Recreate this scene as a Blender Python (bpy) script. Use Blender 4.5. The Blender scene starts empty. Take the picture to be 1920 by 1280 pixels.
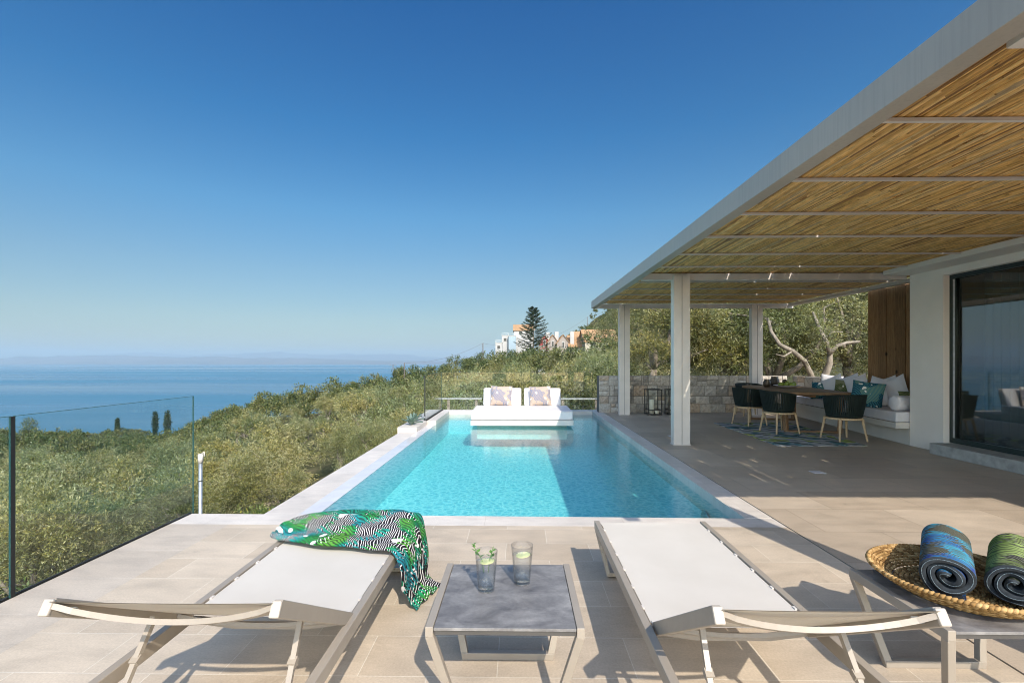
import bpy, bmesh, math, random
import numpy as np
from mathutils import Vector, Matrix, Euler
random.seed(7)
R = math.radians
S = bpy.context.scene
COL = S.collection
D = bpy.data

# ------------------------------------------------------------------ helpers
ORG = {}

def link(o):
    COL.objects.link(o)
    return o

def tag(o, label=None, cat=None, group=None, kind=None):
    if label: o['label'] = label
    if cat: o['category'] = cat
    if group: o['group'] = group
    if kind: o['kind'] = kind
    return o

def thing(name, loc=(0, 0, 0), label=None, cat=None, group=None, rotz=0):
    o = D.objects.new(name, None)
    o.empty_display_size = .1
    o.location = loc
    o.rotation_euler = (0, 0, rotz)
    link(o)
    ORG[o.name] = Vector(loc)
    return tag(o, label, cat, group)

def kids(o):
    return [c for c in D.objects if c.parent == o]

def copy_tree(o, parent=None):
    c = o.copy()
    link(c)
    c.parent = parent
    for ch in CH.get(o.name, []):
        k = copy_tree(ch, c)
        CH.setdefault(c.name, []).append(k)
    return c

CH = {}

class MB:
    """collects geometry and links it as ONE mesh object"""
    def __init__(s):
        s.v = []; s.f = []; s.sm = []
    def add(s, vs, fs, smooth=False):
        n = len(s.v)
        s.v += [tuple(p) for p in vs]
        s.f += [tuple(i + n for i in f) for f in fs]
        s.sm += [smooth] * len(fs)
        return s
    def box(s, x0, x1, y0, y1, z0, z1):
        vs = [(x, y, z) for z in (z0, z1) for y in (y0, y1) for x in (x0, x1)]
        return s.add(vs, [(0, 2, 3, 1), (4, 5, 7, 6), (0, 1, 5, 4), (2, 6, 7, 3), (0, 4, 6, 2), (1, 3, 7, 5)])
    def obox(s, c, sx, sy, sz, rot=(0, 0, 0)):
        m = Euler(rot).to_matrix(); c = Vector(c)
        vs = [c + m @ Vector((x * sx / 2, y * sy / 2, z * sz / 2)) for z in (-1, 1) for y in (-1, 1) for x in (-1, 1)]
        return s.add(vs, [(0, 2, 3, 1), (4, 5, 7, 6), (0, 1, 5, 4), (2, 6, 7, 3), (0, 4, 6, 2), (1, 3, 7, 5)])
    def bar(s, a, b, w, h, up=(0, 0, 1), w2=None, h2=None):
        a = Vector(a); b = Vector(b); d = (b - a).normalized(); up = Vector(up)
        x = d.cross(up)
        if x.length < 1e-4: x = d.cross(Vector((0, 1, 0)))
        x.normalize(); z = x.cross(d).normalized()
        w2 = w if w2 is None else w2; h2 = h if h2 is None else h2
        vs = []
        for p, ww, hh in ((a, w, h), (b, w2, h2)):
            for i, j in ((-1, -1), (1, -1), (1, 1), (-1, 1)):
                vs.append(p + x * (i * ww / 2) + z * (j * hh / 2))
        return s.add(vs, [(0, 3, 2, 1), (4, 5, 6, 7), (0, 1, 5, 4), (1, 2, 6, 5), (2, 3, 7, 6), (3, 0, 4, 7)])
    def path(s, pts, w, h, up=(0, 0, 1), smooth=False):
        """rectangular profile swept along points with mitred joints"""
        pts = [Vector(p) for p in pts]; up = Vector(up); n = len(pts); vs = []
        for i, p in enumerate(pts):
            d0 = (pts[i] - pts[i - 1]).normalized() if i > 0 else (pts[1] - pts[0]).normalized()
            d1 = (pts[i + 1] - pts[i]).normalized() if i < n - 1 else d0
            d = (d0 + d1).normalized()
            k = 1 / max(.35, d.dot(d0))
            x = d.cross(up)
            if x.length < 1e-4: x = Vector((1, 0, 0))
            x.normalize(); z = x.cross(d).normalized()
            for a, b in ((-1, -1), (1, -1), (1, 1), (-1, 1)):
                vs.append(p + x * (a * w / 2) + z * (b * h / 2 * k))
        fs = [(0, 3, 2, 1), (4 * n - 4, 4 * n - 3, 4 * n - 2, 4 * n - 1)]
        for i in range(n - 1):
            for j in range(4):
                a = 4 * i + j; b = 4 * i + (j + 1) % 4
                fs.append((a, b, b + 4, a + 4))
        return s.add(vs, fs, smooth)
    def tube(s, pts, r, n=8, smooth=True, cap=True):
        pts = [Vector(p) for p in pts]; m = len(pts)
        rs = r if isinstance(r, (list, tuple)) else [r] * m
        vs = []; prev = None
        for i, p in enumerate(pts):
            d = (pts[min(i + 1, m - 1)] - pts[max(i - 1, 0)]).normalized()
            if prev is None:
                x = d.orthogonal().normalized()
            else:
                x = (prev - d * prev.dot(d))
                x = x.normalized() if x.length > 1e-5 else d.orthogonal().normalized()
            prev = x; y = d.cross(x)
            for k in range(n):
                a = 2 * math.pi * k / n
                vs.append(p + (x * math.cos(a) + y * math.sin(a)) * rs[i])
        fs = []
        for i in range(m - 1):
            for k in range(n):
                a = i * n + k; b = i * n + (k + 1) % n
                fs.append((a, b, b + n, a + n))
        s.add(vs, fs, smooth)
        if cap:
            q = len(s.v) - len(vs)
            s.f.append(tuple(q + k for k in range(n))[::-1]); s.sm.append(False)
            s.f.append(tuple(q + (m - 1) * n + k for k in range(n))); s.sm.append(False)
        return s
    def lathe(s, prof, c=(0, 0, 0), n=24, smooth=True, capb=True, capt=True):
        vs = []; m = len(prof)
        for r, z in prof:
            for k in range(n):
                a = 2 * math.pi * k / n
                vs.append((c[0] + r * math.cos(a), c[1] + r * math.sin(a), c[2] + z))
        fs = []
        for i in range(m - 1):
            for k in range(n):
                a = i * n + k; b = i * n + (k + 1) % n
                fs.append((a, b, b + n, a + n))
        s.add(vs, fs, smooth)
        q = len(s.v) - len(vs)
        if capb: s.f.append(tuple(q + k for k in range(n))[::-1]); s.sm.append(False)
        if capt: s.f.append(tuple(q + (m - 1) * n + k for k in range(n))); s.sm.append(False)
        return s
    def grid(s, fn, nu, nv, smooth=True, flip=False):
        vs = [fn(i / nu, j / nv) for j in range(nv + 1) for i in range(nu + 1)]
        fs = []
        for j in range(nv):
            for i in range(nu):
                a = j * (nu + 1) + i
                q = (a, a + 1, a + nu + 2, a + nu + 1)
                fs.append(q[::-1] if flip else q)
        return s.add(vs, fs, smooth)
    def prism(s, poly, z0, z1):
        n = len(poly)
        vs = [(x, y, z0) for x, y in poly] + [(x, y, z1) for x, y in poly]
        fs = [tuple(range(n))[::-1], tuple(range(n, 2 * n))]
        for i in range(n):
            j = (i + 1) % n
            fs.append((i, j, j + n, i + n))
        return s.add(vs, fs)
    def build(s, name, mat, parent=None, bevel=0, seg=2, world=True):
        me = D.meshes.new(name)
        org = Vector((0, 0, 0))
        if parent is not None and world:
            p = parent
            while p is not None:
                org = org + ORG.get(p.name, Vector((0, 0, 0))); p = p.parent
        vs = [(v[0] - org.x, v[1] - org.y, v[2] - org.z) for v in s.v]
        me.from_pydata(vs, [], s.f)
        me.polygons.foreach_set('use_smooth', s.sm)
        me.update()
        if mat is not None: me.materials.append(mat)
        o = D.objects.new(name, me)
        link(o)
        if parent is not None:
            o.parent = parent
            CH.setdefault(parent.name, []).append(o)
        if bevel:
            b = o.modifiers.new('bevel', 'BEVEL'); b.width = bevel; b.segments = seg; b.limit_method = 'ANGLE'; b.angle_limit = R(40)
            b.harden_normals = False
        return o

def np_mesh(name, V, F, mat, parent=None, smooth=False):
    """V (n,3) array, F (m,4) array"""
    me = D.meshes.new(name)
    me.vertices.add(len(V)); me.vertices.foreach_set('co', np.ascontiguousarray(V, dtype=np.float32).ravel())
    m, k = F.shape
    me.loops.add(m * k); me.loops.foreach_set('vertex_index', np.ascontiguousarray(F, dtype=np.int32).ravel())
    me.polygons.add(m); me.polygons.foreach_set('loop_start', np.arange(0, m * k, k, dtype=np.int32))
    try: me.polygons.foreach_set('loop_total', np.full(m, k, dtype=np.int32))
    except Exception: pass
    if smooth: me.polygons.foreach_set('use_smooth', np.ones(m, dtype=bool))
    me.update(calc_edges=True)
    if mat is not None: me.materials.append(mat)
    o = D.objects.new(name, me); link(o)
    if parent is not None:
        o.parent = parent
        CH.setdefault(parent.name, []).append(o)
    return o

# ------------------------------------------------------------------ materials
class NT:
    def __init__(s, name):
        m = D.materials.new(name); m.use_nodes = True
        s.m = m; s.t = m.node_tree; s.n = s.t.nodes; s.l = s.t.links
        s.n.clear()
        s.out = s.n.new('ShaderNodeOutputMaterial')
    def node(s, typ, **kw):
        n = s.n.new(typ)
        for k, v in kw.items():
            if k.startswith('i_'):
                key = k[2:].replace('_', ' ')
                n.inputs[key].default_value = v
            else: setattr(n, k, v)
        return n
    def link(s, a, b): s.l.new(a, b)
    def coord(s, kind='Object', scale=(1, 1, 1), rot=(0, 0, 0), loc=(0, 0, 0)):
        c = s.n.new('ShaderNodeTexCoord'); mp = s.n.new('ShaderNodeMapping')
        mp.inputs['Scale'].default_value = scale; mp.inputs['Rotation'].default_value = rot; mp.inputs['Location'].default_value = loc
        s.link(c.outputs[kind], mp.inputs['Vector'])
        return mp.outputs['Vector']
    def noise(s, vec, scale=5, detail=4, rough=.55, dist=0):
        n = s.n.new('ShaderNodeTexNoise')
        n.inputs['Scale'].default_value = scale; n.inputs['Detail'].default_value = detail
        n.inputs['Roughness'].default_value = rough; n.inputs['Distortion'].default_value = dist
        if vec is not None: s.link(vec, n.inputs['Vector'])
        return n.outputs['Fac']
    def ramp(s, fac, stops, interp='LINEAR'):
        r = s.n.new('ShaderNodeValToRGB'); cr = r.color_ramp; cr.interpolation = interp
        while len(cr.elements) < len(stops): cr.elements.new(.5)
        for e, (p, c) in zip(cr.elements, stops):
            e.position = p; e.color = (c[0], c[1], c[2], 1) if hasattr(c, '__len__') else (c, c, c, 1)
        s.link(fac, r.inputs['Fac'])
        return r.outputs['Color']
    def mix(s, fac, a, b, mode='MIX'):
        n = s.n.new('ShaderNodeMix'); n.data_type = 'RGBA'; n.blend_type = mode
        for sock, v in ((n.inputs[0], fac), (n.inputs[6], a), (n.inputs[7], b)):
            if isinstance(v, (int, float)): sock.default_value = v if sock.type == 'VALUE' else (v, v, v, 1)
            elif isinstance(v, tuple): sock.default_value = (v[0], v[1], v[2], 1)
            else: s.link(v, sock)
        return n.outputs[2]
    def math(s, op, a, b=0.0, clamp=False):
        n = s.n.new('ShaderNodeMath'); n.operation = op; n.use_clamp = clamp
        for sock, v in ((n.inputs[0], a), (n.inputs[1], b)):
            if isinstance(v, (int, float)): sock.default_value = v
            else: s.link(v, sock)
        return n.outputs[0]
    def bump(s, h, strength=.3, dist=.01, normal=None):
        b = s.n.new('ShaderNodeBump'); b.inputs['Strength'].default_value = strength; b.inputs['Distance'].default_value = dist
        s.link(h, b.inputs['Height'])
        if normal is not None: s.link(normal, b.inputs['Normal'])
        return b.outputs['Normal']
    def pbr(s, color, rough=.5, metal=0, normal=None, spec=.5, **kw):
        p = s.n.new('ShaderNodeBsdfPrincipled')
        if isinstance(color, tuple): p.inputs['Base Color'].default_value = (*color[:3], 1)
        else: s.link(color, p.inputs['Base Color'])
        if isinstance(rough, (int, float)): p.inputs['Roughness'].default_value = rough
        else: s.link(rough, p.inputs['Roughness'])
        p.inputs['Metallic'].default_value = metal
        p.inputs['Specular IOR Level'].default_value = spec
        if normal is not None: s.link(normal, p.inputs['Normal'])
        for k, v in kw.items(): p.inputs[k.replace('_', ' ')].default_value = v
        s.link(p.outputs[0], s.out.inputs['Surface'])
        return p

def plain(name, c, rough=.5, var=.12, scale=6, bump=0., bscale=60, metal=0, spec=.5, rvar=.1):
    """a colour with soft wear variation, roughness variation and a fine bump"""
    t = NT(name); v = t.coord()
    f = t.noise(v, scale, 5)
    a = tuple(max(0, x * (1 - var)) for x in c); b = tuple(min(1, x * (1 + var)) for x in c)
    colr = t.ramp(f, [(.3, a), (.7, b)])
    rr = t.math('ADD', t.math('MULTIPLY', t.noise(v, scale * 3, 3), rvar * 2), rough - rvar)
    nrm = t.bump(t.noise(v, bscale, 3), .35, bump) if bump else None
    t.pbr(colr, rr, metal, nrm, spec)
    return t.m

def tile_mat(name, c1, c2, mort, w=.62, h=.31, off=.5, loc=(0, 0, 0), rough=.55):
    t = NT(name); v = t.coord(loc=loc)
    br = t.node('ShaderNodeTexBrick'); br.offset = off; br.squash = 1
    br.inputs['Scale'].default_value = 1; br.inputs['Brick Width'].default_value = w; br.inputs['Row Height'].default_value = h
    br.inputs['Mortar Size'].default_value = .0022; br.inputs['Mortar Smooth'].default_value = .25; br.inputs['Bias'].default_value = 0
    br.inputs['Color1'].default_value = (*c1, 1); br.inputs['Color2'].default_value = (*c2, 1); br.inputs['Mortar'].default_value = (*mort, 1)
    t.link(v, br.inputs['Vector'])
    n1 = t.noise(t.coord(scale=(1, 2.6, 1)), 3.2, 7, .62)
    n2 = t.noise(v, 90, 4, .7)
    n3 = t.noise(v, .9, 5, .6, .6)
    st_ = t.noise(t.coord(scale=(1, 1.4, 1), loc=(3, 1, 0)), 2.1, 6, .7, .8)
    c = t.mix(1, br.outputs['Color'], t.ramp(n1, [(.25, .84), (.5, 1.0), (.78, 1.13)]), 'MULTIPLY')
    c = t.mix(1, c, t.ramp(n2, [(.3, .88), (.7, 1.1)]), 'MULTIPLY')
    c = t.mix(1, c, t.ramp(n3, [(.3, .88), (.7, 1.08)]), 'MULTIPLY')
    c = t.mix(1, c, t.ramp(st_, [(.30, .84), (.40, 1)]), 'MULTIPLY')
    hgt = t.math('ADD', t.math('MULTIPLY', t.noise(v, 40, 5), .35), t.math('SUBTRACT', 1, br.outputs['Fac']))
    nrm = t.bump(hgt, .25, .004)
    t.pbr(c, t.ramp(n1, [(.3, rough - .08), (.7, rough + .1)]), 0, nrm, .35)
    return t.m

def leaf_mat(name, top, under, var=.35, yellow=(.32, .29, .08), ty=.15, trans=.35, patch=False):
    t = NT(name)
    g = t.node('ShaderNodeNewGeometry'); oi = t.node('ShaderNodeObjectInfo')
    rnd = g.outputs['Random Per Island']
    a = t.mix(rnd, tuple(x * (1 - var) for x in top), tuple(min(1, x * (1 + var)) for x in top))
    yl = t.math('LESS_THAN', t.math('FRACT', t.math('MULTIPLY', rnd, 7.31)), ty)
    a = t.mix(yl, a, yellow)
    c = t.mix(g.outputs['Backfacing'], a, under)
    c = t.mix(1, c, t.ramp(oi.outputs['Random'], [(0, (.58, .66, .60)), (.3, (.86, .95, .90)), (.6, (1.0, .96, .88)), (1, (1.30, 1.16, .98))]), 'MULTIPLY')
    n = t.noise(t.coord(), 1.1, 2)
    if patch:
        vo = t.node('ShaderNodeTexVoronoi'); vo.inputs['Scale'].default_value = .2; t.link(t.coord(scale=(1, 1, .2)), vo.inputs['Vector'])
        sx = t.node('ShaderNodeSeparateColor'); t.link(vo.outputs['Color'], sx.inputs[0])
        c = t.mix(1, c, t.ramp(sx.outputs[0], [(0, (.50, .62, .54)), (.35, (.85, .95, .85)), (.7, (1.05, .98, .86)), (1, (1.35, 1.15, .95))]), 'MULTIPLY')
    c = t.mix(1, c, t.ramp(n, [(.35, (.86, .92, .9)), (.65, (1.14, 1.07, .95))]), 'MULTIPLY')
    d = t.node('ShaderNodeBsdfPrincipled'); d.inputs['Roughness'].default_value = .40; d.inputs['Specular IOR Level'].default_value = .42
    t.link(c, d.inputs['Base Color'])
    tr = t.node('ShaderNodeBsdfTranslucent'); t.link(t.mix(1, c, (1.1, 1.15, .6), 'MULTIPLY'), tr.inputs['Color'])
    mx = t.node('ShaderNodeMixShader'); mx.inputs[0].default_value = trans
    t.link(d.outputs[0], mx.inputs[1]); t.link(tr.outputs[0], mx.inputs[2]); t.link(mx.outputs[0], t.out.inputs['Surface'])
    return t.m

M = {}
M['taupe'] = plain('taupe_powder_coat', (.31, .265, .215), .42, .05, 8, .0006, 400)
M['white_paint'] = plain('warm_white_paint', (.64, .58, .52), .5, .06, 3, .0015, 80)
M['grey_metal'] = plain('grey_painted_metal', (.40, .36, .31), .42, .08, 1.6, .0006, 60)
def streaked(name, c, rough):
    t = NT(name); v = t.coord()
    s_ = t.noise(t.coord(scale=(22, 22, .7)), 2.2, 5, .65)
    n = t.noise(v, 1.3, 5, .6)
    col = t.mix(1, tuple(c), t.ramp(s_, [(.32, .92), (.55, 1.02)]), 'MULTIPLY')
    col = t.mix(1, col, t.ramp(n, [(.3, .92), (.7, 1.06)]), 'MULTIPLY')
    t.pbr(col, t.ramp(n, [(.3, rough - .08), (.7, rough + .1)]), 0, t.bump(t.noise(v, 5, 3), .06, .004), .45)
    return t.m
M['grey_metal'] = streaked('grey_painted_fascia', (.40, .36, .31), .45)
M['plaster'] = plain('house_plaster', (.82, .765, .70), .85, .05, 1.6, .003, 110, spec=.2)
M['white_plaster'] = plain('white_plaster', (.64, .60, .545), .85, .06, 2, .003, 110, spec=.2)
M['dark_frame'] = plain('dark_green_aluminium', (.014, .028, .026), .35, .15, 6)
M['black'] = plain('black_metal', (.015, .015, .015), .4, .2, 6)
M['cushion'] = plain('white_upholstery', (.68, .65, .645), .9, .03, 5, .0018, 260, spec=.1)
M['pillow_white'] = plain('white_linen', (.72, .70, .72), .92, .05, 6, .003, 200, spec=.1)
M['teak'] = None
M['galv'] = plain('galvanised_steel', (.45, .47, .48), .35, .2, 14, .001, 60, metal=.7)
M['black_gap'] = plain('black_sealant', (.012, .012, .012), .6, .1, 8)
M['candle'] = plain('cream_wax', (.8, .74, .58), .45, .04, 8)
M['step'] = plain('grey_stone_step', (.36, .36, .34), .7, .25, 9, .003, 60)
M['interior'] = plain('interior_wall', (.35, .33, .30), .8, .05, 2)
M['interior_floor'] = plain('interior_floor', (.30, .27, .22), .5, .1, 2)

M['tile'] = tile_mat('beige_porcelain_tiles', (.47, .382, .288), (.555, .462, .358), (.64, .57, .47), .62, .31, .5, (.1, .05, 0))
M['tile_pale'] = tile_mat('pale_border_tiles', (.455, .385, .31), (.52, .445, .365), (.60, .53, .45), .6, .45, 0, (0, .1, 0))
M['coping'] = tile_mat('pale_coping_stone', (.60, .54, .48), (.66, .60, .54), (.52, .46, .40), 1.2, .8, 0, (.3, .1, 0), .5)
M['deck'] = tile_mat('covered_deck_tiles', (.44, .355, .27), (.52, .43, .335), (.22, .17, .125), .9, .6, .5, (.2, .24, 0), .5)

def wood(name, a, b, scale=(1, 1, 1), knots=False, rough=.5):
    t = NT(name); v = t.coord(scale=scale)
    n = t.noise(v, 6, 6, .65, 1.2)
    c = t.ramp(n, [(.3, a), (.7, b)])
    if knots:
        vo = t.node('ShaderNodeTexVoronoi'); vo.inputs['Scale'].default_value = 3.4
        t.link(t.coord(scale=(1, 1, .75)), vo.inputs['Vector'])
        k = t.ramp(vo.outputs['Distance'], [(.05, .12), (.13, 1)])
        c = t.mix(1, c, k, 'MULTIPLY')
    g = t.node('ShaderNodeNewGeometry')
    c = t.mix(1, c, t.ramp(g.outputs['Random Per Island'], [(0, .60), (1, 1.30)]), 'MULTIPLY')
    t.pbr(c, rough, 0, t.bump(n, .3, .003), .3)
    return t.m
M['teak'] = wood('light_teak', (.52, .36, .20), (.66, .48, .29), (12, 12, 1.2))
M['teak_dark'] = wood('warm_teak_table', (.24, .135, .07), (.36, .22, .12), (1.4, 9, 9))
M['barnwood'] = wood('reclaimed_timber', (.16, .085, .035), (.42, .235, .105), (9, 9, .55), True, .75)

def reed_mat():
    t = NT('split_reed'); g = t.node('ShaderNodeNewGeometry'); rnd = g.outputs['Random Per Island']
    c = t.ramp(rnd, [(0, (.22, .10, .03)), (.2, (.58, .32, .09)), (.6, (.80, .47, .15)), (.85, (.88, .58, .24)), (1, (.46, .32, .18))])
    v = t.coord(scale=(1, .16, 1))
    n = t.noise(v, 60, 4, .6)
    c = t.mix(1, c, t.ramp(n, [(.3, .62), (.6, 1.1)]), 'MULTIPLY')
    n2 = t.noise(t.coord(scale=(6, 1, 6)), 9, 3, .6)
    c = t.mix(1, c, t.ramp(n2, [(.28, .28), (.36, 1)]), 'MULTIPLY')
    t.pbr(c, .55, 0, t.bump(n, .4, .003), .4)
    return t.m
M['reed'] = reed_mat()

def schlick(t, f0, normal=None):
    """reflectance of a clear surface, the same from either side"""
    g = t.node('ShaderNodeNewGeometry'); d = t.node('ShaderNodeVectorMath'); d.operation = 'DOT_PRODUCT'
    t.link(g.outputs['Incoming'], d.inputs[0]); t.link(normal if normal is not None else g.outputs['Normal'], d.inputs[1])
    c = t.math('SUBTRACT', 1, t.math('ABSOLUTE', d.outputs['Value']), True)
    return t.math('ADD', t.math('MULTIPLY', t.math('POWER', c, 5), 1 - f0), f0, True)

def glass_mat(name, tint, rough=.0, boost=1.0, ior=1.5):
    t = NT(name)
    tr = t.node('ShaderNodeBsdfTransparent'); tr.inputs['Color'].default_value = (*tint, 1)
    gl = t.node('ShaderNodeBsdfGlossy'); gl.inputs['Roughness'].default_value = rough
    mx = t.node('ShaderNodeMixShader')
    f = t.math('MULTIPLY', schlick(t, ((ior - 1) / (ior + 1)) ** 2), boost, True)
    t.link(f, mx.inputs[0]); t.link(tr.outputs[0], mx.inputs[1]); t.link(gl.outputs[0], mx.inputs[2])
    t.link(mx.outputs[0], t.out.inputs['Surface'])
    return t.m
M['rail_glass'] = glass_mat('clear_balustrade_glass', (.955, .98, .972), 0, .8, 1.42)
M['glass_edge'] = plain('green_glass_edge', (.02, .07, .065), .15, .1, 6)
M['window_glass'] = glass_mat('window_glass', (.62, .66, .66), 0, 3.2, 1.5)
M['tumbler'] = None

# ------------------------------------------------------------------ camera, world, sun
cam = D.cameras.new('camera'); co = link(D.objects.new('camera', cam)); S.camera = co
cam.sensor_fit = 'HORIZONTAL'; cam.sensor_width = 36; cam.lens = 36 * 900 / 1920
cam.shift_y = 35 / 1920
TH = math.atan(14 / 900)
co.location = (0, 0, 1.4); co.rotation_euler = (R(90), 0, TH)
cam.clip_start = .05; cam.clip_end = 80000

SUN = Vector((.363, -1.17, 1)).normalized()
SKY_STR = .095
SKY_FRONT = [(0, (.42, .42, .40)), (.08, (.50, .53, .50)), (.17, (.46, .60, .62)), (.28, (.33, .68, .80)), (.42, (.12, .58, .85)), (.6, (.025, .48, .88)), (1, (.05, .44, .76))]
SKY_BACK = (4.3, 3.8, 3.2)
w = D.worlds.new('World'); S.world = w; w.use_nodes = True
wn = w.node_tree; bg = wn.nodes['Background']
sky = wn.nodes.new('ShaderNodeTexSky'); sky.sky_type = 'NISHITA'; sky.sun_disc = False
sky.sun_elevation = math.asin(SUN.z); sky.sun_rotation = math.atan2(SUN.x, SUN.y)
sky.altitude = 150; sky.air_density = 1.0; sky.dust_density = .35; sky.ozone_density = 2.2
def wnode(typ, **kw):
    n = wn.nodes.new(typ)
    for k, v in kw.items(): setattr(n, k, v)
    return n
tc_ = wnode('ShaderNodeTexCoord'); sep = wnode('ShaderNodeSeparateXYZ'); wn.links.new(tc_.outputs['Generated'], sep.inputs[0])
def wramp(sock, stops):
    r = wnode('ShaderNodeValToRGB'); cr = r.color_ramp
    while len(cr.elements) < len(stops): cr.elements.new(.5)
    for e, (p, c) in zip(cr.elements, stops): e.position = p; e.color = (*c, 1)
    wn.links.new(sock, r.inputs['Fac']); return r.outputs['Color']
# away from the sun the sky deepens with height (as through a polariser); towards the sun it is boosted and paled as added fill light
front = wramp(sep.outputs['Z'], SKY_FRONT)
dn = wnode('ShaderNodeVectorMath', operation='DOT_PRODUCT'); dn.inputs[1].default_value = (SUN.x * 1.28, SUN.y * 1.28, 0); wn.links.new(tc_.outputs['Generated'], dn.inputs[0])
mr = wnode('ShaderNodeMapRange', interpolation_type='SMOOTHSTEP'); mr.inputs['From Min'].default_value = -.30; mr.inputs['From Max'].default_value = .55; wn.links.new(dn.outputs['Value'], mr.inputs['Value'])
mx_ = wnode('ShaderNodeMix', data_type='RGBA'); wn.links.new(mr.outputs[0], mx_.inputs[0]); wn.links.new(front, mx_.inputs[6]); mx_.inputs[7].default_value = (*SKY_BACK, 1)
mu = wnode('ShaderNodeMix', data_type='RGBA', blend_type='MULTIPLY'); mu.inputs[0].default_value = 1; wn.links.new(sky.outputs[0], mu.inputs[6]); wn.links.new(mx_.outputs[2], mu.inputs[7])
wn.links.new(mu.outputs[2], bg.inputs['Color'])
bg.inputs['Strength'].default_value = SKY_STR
sl = D.lights.new('sun', 'SUN'); sl.energy = 3.5; sl.angle = R(.53); sl.color = (1, .92, .80)
so = link(D.objects.new('sun', sl)); so.rotation_euler = SUN.to_track_quat('Z', 'Y').to_euler(); so.location = (20, -40, 60)
S.view_settings.view_transform = 'Standard'; S.view_settings.look = 'None'
S.view_settings.exposure = 0.66; S.view_settings.gamma = 1
S.render.engine = 'CYCLES'
cy = S.cycles
cy.max_bounces = 8; cy.diffuse_bounces = 4; cy.glossy_bounces = 4; cy.transmission_bounces = 8; cy.transparent_max_bounces = 24; cy.volume_bounces = 1
cy.use_denoising = True; cy.filter_width = 1.05
try: cy.denoiser = 'OPENIMAGEDENOISE'
except Exception: pass
cy.caustics_reflective = False; cy.caustics_refractive = False
cy.sample_clamp_indirect = 6

def at(px, py, z=None, t=None, X=None):
    """photo pixel to a world point on the plane z, at depth t or on the plane X"""
    a = (px - 960) / 900; c, s_ = math.cos(TH), math.sin(TH)
    d = Vector((a * c - s_, a * s_ + c, (675 - py) / 900))
    k = (z - 1.4) / d.z if z is not None else (t if t is not None else X / d.x)
    return Vector((d.x * k, d.y * k, 1.4 + d.z * k))
# ================================================================== TERRAIN, SEA, FAR COAST
PXS = [-900, -400, 0, 100, 200, 290, 365, 440, 480, 540, 570, 600, 690, 760, 830, 880, 930, 1000, 1060, 1110, 1160, 1250, 1400, 1700, 2600]
YS = [840, 828, 822, 822, 821, 811, 798, 774, 758, 746, 738, 732, 714, 704, 692, 676, 664, 656, 650, 632, 622, 610, 600, 590, 590]
def skyline(px):
    return (675 - np.interp(px, PXS, YS)) / 900
def ridge(px):
    return np.interp(px, [-400, 0, 365, 480, 600, 800, 1000, 1160, 1600], [320, 320, 240, 130, 130, 150, 190, 330, 330])
def ground_z(x, y):
    x = np.asarray(x, dtype=float); y = np.asarray(y, dtype=float)
    t = np.maximum(y, 4.0)
    px = 960 + 900 * (np.clip(x / t, -2.2, 1.6) + .0156)
    s = skyline(px); dr = ridge(px)
    far = 1.4 + s * t - 4.6 - 1.6 * np.clip(1 - t / dr, 0, 1)
    # the hill with the scrub top behind the villas
    hill = np.clip((t - 150) / 170, 0, 1); hill = hill * hill * (3 - 2 * hill)
    hs = np.interp(px, [1020, 1070, 1110, 1160, 1250, 1400, 1700], [0, 18, 40, 56, 72, 90, 110]) / 900
    far = far + hs * t * hill
    far = far - np.clip(t - dr, 0, None) * .30 * np.where(px < 1040, 1, .25)
    d = np.sqrt(x * x + y * y)
    nl = -1.55 - .30 * np.clip(-3.1 - x, 0, 9) - .10 * np.clip(y - 14, 0, 30)
    nr = -.55 + .03 * np.clip(y - 14, 0, 30)
    k = np.clip((x + 3) / 9, 0, 1); k = k * k * (3 - 2 * k)
    near = nl * (1 - k) + nr * k
    wgt = np.clip((d - 7) / 22, 0, 1); wgt = wgt * wgt * (3 - 2 * wgt)
    z = near * (1 - wgt) + far * wgt
    z = z + .16 * np.sin(x * .9 + 1.3) * np.cos(y * .7) + .05 * d * .02 * np.sin(x * .13 + y * .09) * 10
    # keep well under the terrace and the pool
    inside = (x > -3.3) & (x < 14) & (y < 14.2)
    z = np.where(inside, np.minimum(z, -1.9), z)
    return np.maximum(z, -158.0)

def build_terrain():
    az = np.radians(np.linspace(-105, 75, 361)); r = np.concatenate([np.linspace(0.5, 30, 60), np.geomspace(31, 2600, 110)])
    A, Rr = np.meshgrid(az, r)
    X = Rr * np.sin(A); Y = Rr * np.cos(A); Z = ground_z(X, Y)
    V = np.stack([X, Y, Z], -1).reshape(-1, 3)
    na = len(az); nr = len(r)
    i = np.arange((nr - 1) * na).reshape(nr - 1, na)[:, :-1].ravel()
    F = np.stack([i, i + na, i + na + 1, i + 1], -1)[:, ::-1]
    t = NT('hillside_soil'); v = t.coord()
    c = t.ramp(t.noise(v, .35, 6, .6), [(.3, (.045, .05, .022)), (.5, (.085, .085, .04)), (.68, (.17, .14, .08))])  # soil toned dark so gaps between the crowns look like shade
    c = t.mix(1, c, t.ramp(t.noise(v, 6, 5, .7), [(.3, .6), (.7, 1.3)]), 'MULTIPLY')
    t.pbr(c, .95, 0, t.bump(t.noise(v, 9, 5, .7), .8, .08), .1)
    o = np_mesh('ground', V, F, t.m, None, True); tag(o, kind='structure')
    return o
build_terrain()

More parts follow.
